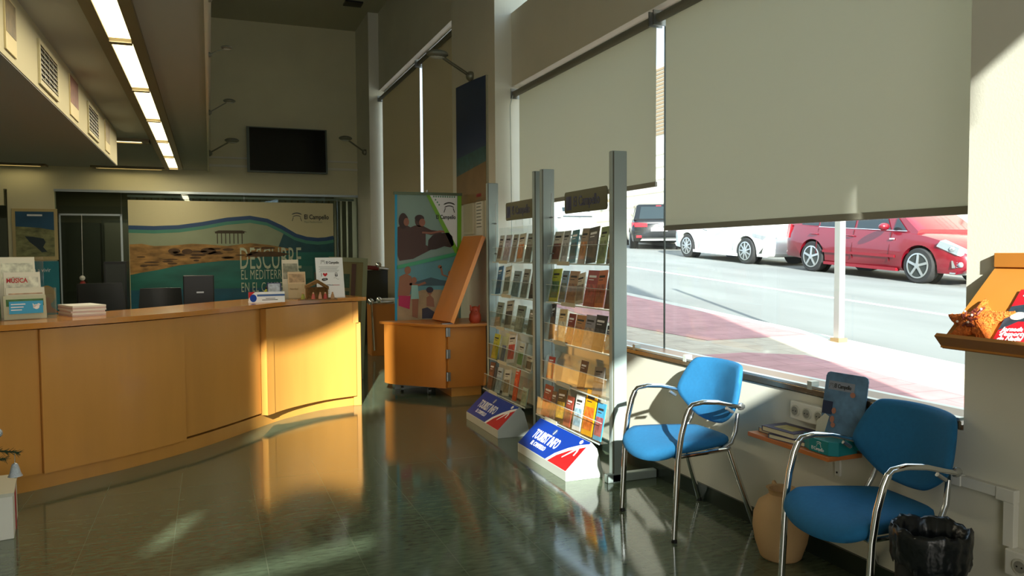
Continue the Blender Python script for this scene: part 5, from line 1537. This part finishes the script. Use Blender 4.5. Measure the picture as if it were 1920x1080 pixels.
obj('stripes', q, M_PWHITE, bt)
q = MB(); bp.rect(q, 0.165, 0.21, 0.0, 0.07, 0.0065, 0.007); obj('pink_field', q, mat('brochure_pink', (216, 160, 176), 0.4), bt)
for i, s_ in enumerate(('Jornada', "d'esports", 'de Nadal')):
    obj('lettering', bp.text(s_, 0.026, 0.012, 0.056 - i * 0.021, 0.0068, sx=0.85, bold=0.0004, shear=0.2), M_PWHITE, bt)
obj('lettering', bp.text('CAMPELLO', 0.012, 0.02, 0.215, 0.0068, sx=0.85), M_PWHITE, bt)

# ================================================================== STREET
SA, SS = 0.194, 0.063
stz = lambda y: SA + SS * y


def slope_slab(x0, x1, y0, y1, dz, th_=0.25, mbx=None):
    mbx = mbx or MB()
    mbx.hexa([(x0, y0, stz(y0) + dz - th_), (x1, y0, stz(y0) + dz - th_), (x1, y1, stz(y1) + dz - th_), (x0, y1, stz(y1) + dz - th_),
              (x0, y0, stz(y0) + dz), (x1, y0, stz(y0) + dz), (x1, y1, stz(y1) + dz), (x0, y1, stz(y1) + dz)])
    return mbx


M_ROAD = mat('asphalt', (122, 124, 120), 0.9, var=0.16, vscale=0.9, bump=0.2, bscale=90, stretch=(1, 0.35, 1))
struct('ground_road', slope_slab(5.6, 15.8, -30, 60, 0), M_ROAD, 'sunlit grey street outside')
M_KERB = mat('kerb_stone', (200, 194, 180), 0.8, var=0.08)
struct('ground_kerb', slope_slab(5.42, 5.6, -30, 60, 0.07), M_KERB)


def paving(name, rgb):
    m = mat(name, rgb, 0.85, var=0.14, vscale=4)
    nt = m.node_tree
    b = nt.nodes['Principled BSDF']
    src = b.inputs['Base Color'].links[0].from_socket
    tc = nt.nodes.new('ShaderNodeTexCoord')
    br = nt.nodes.new('ShaderNodeTexBrick')
    br.inputs['Scale'].default_value = 1
    br.offset = 0.5
    br.inputs['Brick Width'].default_value = 0.4
    br.inputs['Row Height'].default_value = 0.2
    br.inputs['Mortar Size'].default_value = 0.006
    nt.links.new(tc.outputs['Object'], br.inputs[0])
    mx = nt.nodes.new('ShaderNodeMixRGB')
    mx.blend_type = 'MULTIPLY'
    mx.inputs[2].default_value = (0.75, 0.7, 0.7, 1)
    nt.links.new(br.outputs['Fac'], mx.inputs[0])
    nt.links.new(src, mx.inputs[1])
    nt.links.new(mx.outputs[0], b.inputs['Base Color'])
    return m


M_PAVE = paving('cream_paving', (196, 178, 156))
M_PINK = paving('pink_paving', (184, 132, 130))
struct('ground_pavement', slope_slab(XG + 0.12, 5.42, -30, 60, 0.07, 1.4), M_PAVE, 'cream paved sidewalk outside the window')
pv = MB()


def patch(pts):
    pv.prism([(x, y, stz(y) + 0.0705) for x, y in pts], (0, 0, 0.003))


patch([(5.42, 5.95), (5.42, 40), (3.9, 40), (3.9, 7.2), (4.25, 5.95)])
patch([(4.62, 5.1), (4.2, 5.35), (3.2, 5.35), (3.2, -8), (4.62, -8)])
struct('ground_pavement_pink', pv, M_PINK, 'pinkish red paving bands of the sidewalk')
q = MB()
slope_slab(8.60, 8.72, -30, 60, 0.002, 0.02, q)
struct('trim_road_line', q, mat('road_white', (236, 234, 224), 0.8), 'white line along the street')
struct('ground_far_pavement', slope_slab(15.0, 17.0, -30, 60, 0.12), M_KERB)

# steel post on the sidewalk
t = thing('steel_post', 'square aluminium post standing on the sidewalk outside the window', 'post', (5.39, 5.6, 0.5))
obj('shaft', MB().box(5.40, 5.465, 5.535, 5.60, 0.5, 3.0), mat('post_alu', (200, 204, 204), 0.3, 0.7), t)
obj('base_plate', MB().box(5.38, 5.485, 5.515, 5.62, 0.55, 0.65), mat('post_rust', (150, 126, 90), 0.7), t)

# building opposite
ob_ = thing('opposite_building', 'bright white low building with grooved wall across the street', 'building', (17.5, 20, 0))
M_BW = mat('white_render', (236, 228, 206), 0.9)
obj('wall', MB().box(17.0, 25, -30, 60, -2, 9), M_BW, ob_)
g = MB()
for z in (2.9, 3.4, 3.9, 4.4, 4.9, 5.4):
    g.box(16.97, 17.0, -30, 60, z, z + 0.05)
obj('groove', g, mat('groove_grey', (196, 190, 170), 0.9), ob_)
g = MB()
for k in range(18):
    g.box(16.96, 17.0, 26.6, 29.6, 6.2 + k * 0.15, 6.29 + k * 0.15)
obj('louvre', g, mat('louvre_brown', (150, 124, 90), 0.7), ob_)
for y in (24.5, 31, 38):
    obj('wall_lamp', MB().box(16.6, 17.0, y, y + 0.12, 3.75, 3.85), mat('lamp_brown', (120, 104, 80), 0.6), ob_)


# ------------------------------------------------------------------ cars
def car(label, L, Wd, paint, prof_top, belt, wheels, wr, roof, gh, rgb_name, glass_pts, heading=1, y_front=0.0, xside=12.1, kind='hatch', spokes=7):
    """profile in car coords: s along length from rear (0) to nose (L). side nearest the window is at x = xside.
    heading=1: nose points to -y (towards the camera side)"""
    t = thing('parked_car', label, 'car', (xside, 0, 0), 'cars parked along the street')
    xs = xside + Wd / 2
    slope = math.atan(SS)

    def X(s, w_, z):
        # world point
        yy = (y_front + (L - s)) if heading == 1 else (y_front + s)
        return Vector((xs + w_, yy - z * math.sin(slope), stz(yy) + z * math.cos(slope)))

    def body_ring(s, zb, zt, wmid):
        h = Wd / 2
        return [X(s, -h * 0.90, zb), X(s, -h * 0.965 * wmid, zb + 0.06), X(s, -h * 1.0 * wmid, (zb + zt) * 0.48), X(s, -h * 0.985 * wmid, zb + (zt - zb) * 0.72), X(s, -h * 0.93 * wmid, zt - 0.02), X(s, -h * 0.80 * wmid, zt + 0.015),
                X(s, h * 0.80 * wmid, zt + 0.015), X(s, h * 0.93 * wmid, zt - 0.02), X(s, h * 0.985 * wmid, zb + (zt - zb) * 0.72), X(s, h * wmid, (zb + zt) * 0.48), X(s, h * 0.965 * wmid, zb + 0.06), X(s, h * 0.90, zb)]
    rings = [body_ring(s, zb, zt, wm) for s, zb, zt, wm in prof_top]
    bo = obj('body', MB().loft(rings), paint, t)
    cutters = []
    for s in wheels:
        c = MB().cyl(X(s, -Wd / 2 - 0.3, wr), X(s, -Wd / 2 + 0.28, wr), wr * 1.16, 32)
        cutters.append(c)
        c = MB().cyl(X(s, Wd / 2 + 0.3, wr), X(s, Wd / 2 - 0.28, wr), wr * 1.16, 32)
        cutters.append(c)
    # shift cutters into object space (object origin = thing)
    for c in cutters:
        bmesh.ops.translate(c.bm, verts=c.bm.verts, vec=-wloc(t))
        # evaluated in world without parent: compensate
        bmesh.ops.translate(c.bm, verts=c.bm.verts, vec=wloc(t))
    bpy.context.view_layer.update()
    cut(bo, cutters)
    for p in bo.data.polygons:
        p.use_smooth = True
    md = bo.modifiers.new('split', 'EDGE_SPLIT'); md.split_angle = math.radians(38)
    # greenhouse
    h = Wd / 2
    rr = []
    for s, zb, zr in gh:
        top = zr
        rr.append([X(s, -h * 0.90, zb), X(s, -h * (0.90 - 0.16 * (top - zb) / 0.6), top - 0.04), X(s, -h * (0.82 - 0.16 * (top - zb) / 0.6), top), X(s, h * (0.82 - 0.16 * (top - zb) / 0.6), top), X(s, h * (0.90 - 0.16 * (top - zb) / 0.6), top - 0.04), X(s, h * 0.90, zb)])
    obj('cabin', MB().loft(rr), paint, t, smooth=True, angle=30)
    gm = mat('car_glass', (34, 44, 46), 0.05, ior=1.6)
    for g_ in glass_pts:
        for sd in (-1, 1):
            q = MB()
            ring = [X(s, sd * (h * (0.90 - 0.16 * (z - belt) / 0.6) + 0.004), z) for s, z in g_]
            q.prism(ring, (-sd * 0.006, 0, 0))
            obj('side_window', q, gm, t)
            ring2 = [X(s, sd * (h * 0.925), z) for s, z in [(g_[0][0], belt - 0.008), (g_[1][0], belt - 0.008), (g_[1][0], belt + 0.004), (g_[0][0], belt + 0.004)]]
    # windscreens
    (s0, z0), (s1, z1) = roof['front']
    q = MB(); q.hexa([X(s0, -h * 0.76, z0), X(s0, h * 0.76, z0), X(s0 - 0.01, h * 0.76, z0), X(s0 - 0.01, -h * 0.76, z0), X(s1, -h * 0.66, z1), X(s1, h * 0.66, z1), X(s1 - 0.01, h * 0.66, z1), X(s1 - 0.01, -h * 0.66, z1)])
    obj('windscreen', q, gm, t)
    (s0, z0), (s1, z1) = roof['rear']
    q = MB(); q.hexa([X(s0, -h * 0.70, z0), X(s0, h * 0.70, z0), X(s0 + 0.01, h * 0.70, z0), X(s0 + 0.01, -h * 0.70, z0), X(s1, -h * 0.62, z1), X(s1, h * 0.62, z1), X(s1 + 0.01, h * 0.62, z1), X(s1 + 0.01, -h * 0.62, z1)])
    obj('rear_window', q, gm, t)
    tyre = mat('tyre', (40, 40, 40), 0.8); rim = mat('alloy', (190, 192, 190), 0.3, 0.8)
    for s in wheels:
        for sd in (-1, 1):
            wx = sd * (h - 0.01)
            wv = obj('wheel', MB().tube([X(s, wx - sd * 0.21, wr), X(s, wx - sd * 0.19, wr), X(s, wx - sd * 0.02, wr), X(s, wx, wr)], [wr * 0.93, wr, wr, wr * 0.93], 36), tyre, t, smooth=True)
            obj('arch_liner', MB().tube([X(s, sd * (h - 0.27), wr), X(s, sd * (h - 0.25), wr)], wr * 1.14, 24), M_BLACK, t)
            q = MB().tube([X(s, wx, wr), X(s, wx + sd * 0.004, wr)], wr * 0.68, 28)
            obj('rim_well', q, M_DARK, wv)
            q = MB()
            # rim ring and spokes
            n = 40
            o_r, i_r = wr * 0.72, wr * 0.64
            for k in range(n):
                a0, a1 = 2 * math.pi * k / n, 2 * math.pi * (k + 1) / n
                P4 = lambda r_, a, off: X(s + r_ * math.cos(a), wx + sd * off, wr + r_ * math.sin(a))
                q.hexa([P4(i_r, a0, 0.004), P4(o_r, a0, 0.004), P4(o_r, a1, 0.004), P4(i_r, a1, 0.004), P4(i_r, a0, 0.014), P4(o_r, a0, 0.010), P4(o_r, a1, 0.010), P4(i_r, a1, 0.014)])
            for k in range(spokes):
                a = 2 * math.pi * k / spokes + 0.3
                wdt = 0.5 / spokes
                P4 = lambda r_, a_, off: X(s + r_ * math.cos(a_), wx + sd * off, wr + r_ * math.sin(a_))
                q.hexa([P4(0.04, a - 0.6, 0.006), P4(o_r * 0.95, a - wdt, 0.004), P4(o_r * 0.95, a + wdt, 0.004), P4(0.04, a + 0.6, 0.006), P4(0.04, a - 0.6, 0.022), P4(o_r * 0.95, a - wdt, 0.012), P4(o_r * 0.95, a + wdt, 0.012), P4(0.04, a + 0.6, 0.022)])
            q.tube([X(s, wx, wr), X(s, wx + sd * 0.024, wr)], 0.05, 16)
            obj('rim', q, rim, wv)
    return t, X


def paint(name, rgb):
    return mat(name, rgb, 0.28, 0.1, coat=0.8)


h0 = 0.9
RED = paint('red_paint', (122, 14, 32))
redp = [(0.0, 0.36, 0.84, 0.90), (0.06, 0.30, 0.95, 0.95), (0.3, 0.28, 1.00, 0.985), (0.9, 0.22, 0.99, 1.0), (1.8, 0.20, 0.97, 1.0), (2.8, 0.20, 0.945, 1.0), (3.25, 0.20, 0.93, 1.0), (3.65, 0.21, 0.89, 0.99), (4.05, 0.22, 0.80, 0.96), (4.30, 0.22, 0.68, 0.90), (4.42, 0.25, 0.58, 0.82), (4.47, 0.30, 0.50, 0.74)]
t, X = car('dark red people carrier parked outside the right part of window', 4.47, 1.80, RED, redp, 0.96, [0.87, 3.57], 0.325,
           {'front': ((3.42, 0.95), (2.72, 1.50)), 'rear': ((0.06, 1.02), (0.30, 1.48))},
           [(0.08, 0.97, 1.03), (0.12, 0.97, 1.1), (0.35, 0.97, 1.56), (0.9, 0.95, 1.62), (1.8, 0.94, 1.63), (2.6, 0.92, 1.58), (3.45, 0.9, 0.99)], 'red',
           [[(0.45, 1.0), (0.95, 0.99), (0.95, 1.48), (0.55, 1.45)], [(1.0, 0.985), (1.95, 0.975), (1.95, 1.5), (1.0, 1.5)], [(2.02, 0.97), (2.85, 0.965), (2.55, 1.46), (2.02, 1.5)], [(2.92, 0.965), (3.22, 0.96), (2.95, 1.2)]],
           1, 9.65, 12.1, spokes=5)
H = 0.90
seam = mat('red_seam', (84, 12, 22), 0.5)
q = MB()
for s in (1.0, 1.98, 2.90):
    q.hexa([X(s, -H - 0.004, 0.36), X(s + 0.012, -H - 0.004, 0.36), X(s + 0.012, -H + 0.01, 0.36), X(s, -H + 0.01, 0.36), X(s, -H - 0.004, 0.60), X(s + 0.012, -H - 0.004, 0.60), X(s + 0.012, -H + 0.01, 0.60), X(s, -H + 0.01, 0.60)])
    q.hexa([X(s, -H - 0.003, 0.60), X(s + 0.012, -H - 0.003, 0.60), X(s + 0.012, -H + 0.02, 0.60), X(s, -H + 0.02, 0.60), X(s, -H * 0.95, 0.93), X(s + 0.012, -H * 0.95, 0.93), X(s + 0.012, -H * 0.93, 0.93), X(s, -H * 0.93, 0.93)])
obj('door_seams', q, seam, t)
q = MB(); q.hexa([X(1.2, -H - 0.012, 0.44), X(3.05, -H - 0.012, 0.44), X(3.05, -H + 0.02, 0.44), X(1.2, -H + 0.02, 0.44), X(1.2, -H - 0.012, 0.49), X(3.05, -H - 0.012, 0.49), X(3.05, -H + 0.02, 0.49), X(1.2, -H + 0.02, 0.49)]); obj('side_moulding', q, mat('red_moulding', (128, 18, 32), 0.4), t)
q = MB(); q.hexa([X(1.25, -H - 0.006, 0.19), X(3.1, -H - 0.006, 0.19), X(3.1, -H + 0.1, 0.19), X(1.25, -H + 0.1, 0.19), X(1.25, -H - 0.006, 0.25), X(3.1, -H - 0.006, 0.25), X(3.1, -H + 0.1, 0.25), X(1.25, -H + 0.1, 0.25)]); obj('sill_skirt', q, mat('red_moulding'), t)
for s in (0.82, 1.83):
    q = MB().tube([X(s, -H * 0.985 - 0.005, 0.815), X(s + 0.04, -H * 0.985 - 0.03, 0.82), X(s + 0.17, -H * 0.985 - 0.03, 0.815), X(s + 0.2, -H * 0.985 - 0.005, 0.81)], 0.014, 8)
    obj('door_handle', q, RED, t, smooth=True)
q = MB().ball(X(2.86, -H - 0.10, 1.02), 0.12, 14, (1.0, 0.75, 0.62)); mo = obj('mirror', q, RED, t, smooth=True)
q = MB(); q.hexa([X(1.0, -H * 0.935, 0.963), X(3.25, -H * 0.935, 0.945), X(3.25, -H * 0.91, 0.945), X(1.0, -H * 0.91, 0.963), X(1.0, -H * 0.935, 0.975), X(3.25, -H * 0.935, 0.957), X(3.25, -H * 0.91, 0.957), X(1.0, -H * 0.91, 0.975)]); obj('chrome_line', q, M_CHROME, t)
q = MB(); q.loft([[X(3.93, -H * 0.975 - 0.008, 0.70), X(4.0, -H * 0.975 - 0.008, 0.80), X(4.05, -H * 0.9, 0.825)], [X(4.30, -H * 0.91 - 0.004, 0.56), X(4.30, -H * 0.86, 0.69), X(4.30, -H * 0.78, 0.705)], [X(4.42, -H * 0.72, 0.50), X(4.44, -H * 0.70, 0.575), X(4.40, -H * 0.62, 0.62)]], False, False)
hl = obj('headlight', q, mat('lamp_glass', (150, 158, 162), 0.08, 0.3), t, smooth=True)
obj('headlight_bulb', MB().ball(X(4.2, -H * 0.90, 0.66), 0.055, 10), M_CHROME, t, smooth=True)
q = MB(); q.hexa([X(4.24, -H * 0.93 - 0.006, 0.33), X(4.49, -H * 0.60, 0.33), X(4.45, -H * 0.58, 0.33), X(4.2, -H * 0.85, 0.33), X(4.22, -H * 0.93 - 0.006, 0.46), X(4.49, -H * 0.60, 0.46), X(4.45, -H * 0.58, 0.46), X(4.2, -H * 0.85, 0.46)]); obj('fog_grille', q, mat('grille_grey', (60, 64, 60), 0.4), t)
obj('fog_lamp', MB().ball(X(4.34, -H * 0.84, 0.395), 0.055, 10), mat('lamp_glass'), t, smooth=True)
q = MB()
for k in range(3):
    z = 0.35 + k * 0.04
    q.tube([X(4.3, -H * 0.90, z), X(4.5, -H * 0.60, z), X(4.51, 0, z)], 0.006, 6)
obj('grille_bar', q, M_CHROME, t)
q = MB(); q.tube([X(4.2, -H * 0.93, 0.235), X(4.4, -H * 0.78, 0.23), X(4.46, -H * 0.5, 0.23)], 0.02, 8); obj('bumper_lip', q, M_STEEL, t)
q = MB(); q.hexa([X(-0.02, -H * 0.90, 0.70), X(0.12, -H * 0.97, 0.70), X(0.12, -H * 0.80, 0.70), X(-0.02, -H * 0.75, 0.70), X(-0.0, -H * 0.88, 1.0), X(0.14, -H * 0.94, 1.0), X(0.14, -H * 0.8, 1.0), X(0.0, -H * 0.72, 1.0)]); obj('tail_light', q, mat('tail_red', (200, 40, 50), 0.2), t)
obj('side_repeater', MB().box(*sorted((X(3.02, -H - 0.01, 0.80).x, X(3.02, -H + 0.01, 0.80).x)), X(3.07, 0, 0).y, X(2.97, 0, 0).y, X(3.02, 0, 0.785).z, X(3.02, 0, 0.81).z), M_PWHITE, t)

WHT = paint('white_paint_car', (236, 236, 230))
wp = [(0.0, 0.36, 0.80, 0.86), (0.06, 0.28, 0.90, 0.93), (0.3, 0.25, 0.96, 0.975), (0.8, 0.20, 0.95, 1.0), (1.6, 0.18, 0.93, 1.0), (2.4, 0.18, 0.91, 1.0), (2.9, 0.18, 0.885, 1.0), (3.3, 0.19, 0.84, 0.985), (3.62, 0.20, 0.76, 0.95), (3.82, 0.2, 0.68, 0.88), (3.92, 0.22, 0.58, 0.80), (3.97, 0.28, 0.50, 0.72)]
t, X = car('white hatchback parked between the red and the black car', 3.97, 1.74, WHT, wp, 0.92, [0.68, 3.15], 0.315,
           {'front': ((3.0, 0.92), (2.25, 1.36)), 'rear': ((0.05, 0.96), (0.30, 1.32))},
           [(0.06, 0.93, 0.97), (0.15, 0.93, 1.12), (0.4, 0.93, 1.38), (1.0, 0.92, 1.43), (1.7, 0.91, 1.43), (2.2, 0.9, 1.39), (3.05, 0.86, 0.9)], 'white',
           [[(0.6, 0.95), (1.35, 0.94), (1.35, 1.32), (0.8, 1.28)], [(1.42, 0.94), (2.75, 0.92), (2.2, 1.30), (1.42, 1.34)]],
           1, 14.65, 12.1, spokes=9)
H = 0.87
q = MB()
for s in (1.28, 2.70):
    q.hexa([X(s, -H - 0.004, 0.3), X(s + 0.012, -H - 0.004, 0.3), X(s + 0.012, -H + 0.01, 0.3), X(s, -H + 0.01, 0.3), X(s, -H - 0.004, 0.6), X(s + 0.012, -H - 0.004, 0.6), X(s + 0.012, -H + 0.01, 0.6), X(s, -H + 0.01, 0.6)])
obj('door_seams', q, mat('white_seam', (170, 170, 160), 0.5), t)
obj('door_handle', MB().tube([X(1.4, -H * 0.99, 0.77), X(1.44, -H - 0.015, 0.775), X(1.55, -H - 0.015, 0.77), X(1.58, -H * 0.99, 0.765)], 0.012, 8), M_STEEL, t, smooth=True)
q = MB(); q.loft([[X(3.42, -H * 0.97 - 0.008, 0.68), X(3.36, -H * 0.965 - 0.006, 0.745), X(3.45, -H * 0.9, 0.765)], [X(3.68, -H * 0.91 - 0.006, 0.60), X(3.70, -H * 0.90, 0.70), X(3.68, -H * 0.8, 0.715)], [X(3.90, -H * 0.70, 0.57), X(3.90, -H * 0.68, 0.63), X(3.86, -H * 0.6, 0.66)]], False, False)
obj('headlight', q, mat('lamp_grey', (150, 156, 160), 0.1, 0.4), t, smooth=True)
q = MB(); q.hexa([X(3.62, -H * 0.955 - 0.004, 0.28), X(3.93, -H * 0.66, 0.28), X(3.9, -H * 0.6, 0.28), X(3.6, -H * 0.85, 0.28), X(3.72, -H * 0.91 - 0.006, 0.42), X(3.95, -H * 0.66, 0.42), X(3.9, -H * 0.6, 0.42), X(3.6, -H * 0.85, 0.42)]); obj('fog_grille', q, M_DARK, t)
obj('fog_lamp', MB().ball(X(3.80, -H * 0.80, 0.35), 0.055, 10), mat('lamp_grey'), t, smooth=True)
obj('mirror', MB().ball(X(2.55, -H - 0.09, 0.95), 0.1, 12, (1, 0.7, 0.6)), WHT, t, smooth=True)
q = MB(); q.hexa([X(1.0, -H - 0.004, 0.17), X(2.85, -H - 0.004, 0.17), X(2.85, -H + 0.1, 0.17), X(1.0, -H + 0.1, 0.17), X(1.0, -H - 0.004, 0.24), X(2.85, -H - 0.004, 0.24), X(2.85, -H + 0.1, 0.24), X(1.0, -H + 0.1, 0.24)]); obj('sill_skirt', q, WHT, t)

BLK = mat('black_paint', (10, 12, 14), 0.22, 0.0, coat=0.3)
t, X = car('black hatchback seen from behind at the left window edge', 4.1, 1.80, BLK, [(s, zb, zt + 0.04, w_) for s, zb, zt, w_ in wp[:-1]] + [(4.1, 0.28, 0.55, 0.74)], 0.96, [0.75, 3.25], 0.325,
           {'front': ((3.0, 0.96), (2.3, 1.42)), 'rear': ((0.045, 1.00), (0.30, 1.38))},
           [(0.06, 0.96, 1.01), (0.15, 0.96, 1.15), (0.4, 0.96, 1.45), (1.0, 0.95, 1.50), (1.7, 0.94, 1.50), (2.2, 0.93, 1.46), (3.05, 0.9, 0.94)], 'black',
           [[(0.6, 1.0), (1.35, 0.99), (1.35, 1.38), (0.8, 1.34)], [(1.42, 0.99), (2.75, 0.97), (2.2, 1.36), (1.42, 1.4)]],
           -1, 21.3, 12.46, spokes=5)
black_car = t
H = 0.90
for sd in (-1, 1):
    q = MB(); q.hexa([X(-0.01, sd * H * 0.84, 0.74), X(-0.03, sd * H * 0.42, 0.74), X(0.1, sd * H * 0.42, 0.74), X(0.16, sd * H * 0.95, 0.74), X(-0.0, sd * H * 0.86, 0.88), X(-0.02, sd * H * 0.42, 0.86), X(0.1, sd * H * 0.42, 0.86), X(0.2, sd * H * 0.95, 0.88)])
    obj('tail_light', q, mat('tail_red'), t)
    q = MB(); q.hexa([X(-0.03, sd * H * 0.80, 0.40), X(-0.05, sd * H * 0.62, 0.40), X(0.05, sd * H * 0.62, 0.40), X(0.05, sd * H * 0.80, 0.40), X(-0.03, sd * H * 0.80, 0.47), X(-0.05, sd * H * 0.62, 0.47), X(0.05, sd * H * 0.62, 0.47), X(0.05, sd * H * 0.80, 0.47)])
    obj('reflector', q, mat('tail_red'), t)
q = MB(); q.hexa([X(-0.04, -0.26, 0.60), X(-0.04, 0.26, 0.60), X(0.0, 0.26, 0.60), X(0.0, -0.26, 0.60), X(-0.035, -0.26, 0.71), X(-0.035, 0.26, 0.71), X(0.0, 0.26, 0.71), X(0.0, -0.26, 0.71)]); obj('licence_plate', q, M_PWHITE, t)
q = MB(); q.hexa([X(-0.05, -0.6, 0.30), X(-0.05, 0.6, 0.30), X(0.1, 0.6, 0.30), X(0.1, -0.6, 0.30), X(-0.05, -0.55, 0.36), X(-0.05, 0.55, 0.36), X(0.1, 0.55, 0.36), X(0.1, -0.55, 0.36)]); obj('diffuser_trim', q, M_STEEL, t)
q = MB(); q.tube([X(-0.03, 0, 0.84), X(-0.04, 0.04, 0.80), X(-0.03, 0, 0.76), X(-0.04, -0.04, 0.80), X(-0.03, 0, 0.84)], 0.008, 6); obj('emblem', q, M_CHROME, t)
obj('high_light', MB().box(13.28, 13.44, X(0.28, 0, 0).y - 0.05, X(0.28, 0, 0).y, X(0.28, 0, 1.39).z, X(0.28, 0, 1.42).z), mat('tail_red'), t)

pv_ = Vector((13.36, 21.3, 0)); an_ = math.radians(-27)
black_car.location = pv_ + Matrix.Rotation(an_, 3, 'Z') @ (black_car.location - pv_)
black_car.rotation_euler = (0, 0, an_)

SIL = paint('silver_paint', (176, 178, 176))
t, X = car('silver car farther up the street glimpsed between rack posts', 4.1, 1.78, SIL, wp[:-1] + [(4.1, 0.28, 0.55, 0.74)], 0.92, [0.75, 3.25], 0.32,
           {'front': ((3.0, 0.92), (2.25, 1.36)), 'rear': ((0.05, 0.96), (0.30, 1.32))},
           [(0.06, 0.93, 0.97), (0.15, 0.93, 1.12), (0.4, 0.93, 1.38), (1.0, 0.92, 1.43), (1.7, 0.91, 1.43), (2.2, 0.9, 1.39), (3.05, 0.86, 0.9)], 'silver',
           [[(0.6, 0.95), (1.35, 0.94), (1.35, 1.32), (0.8, 1.28)], [(1.42, 0.94), (2.75, 0.92), (2.2, 1.30), (1.42, 1.34)]], -1, 26.6, 12.2, spokes=5)
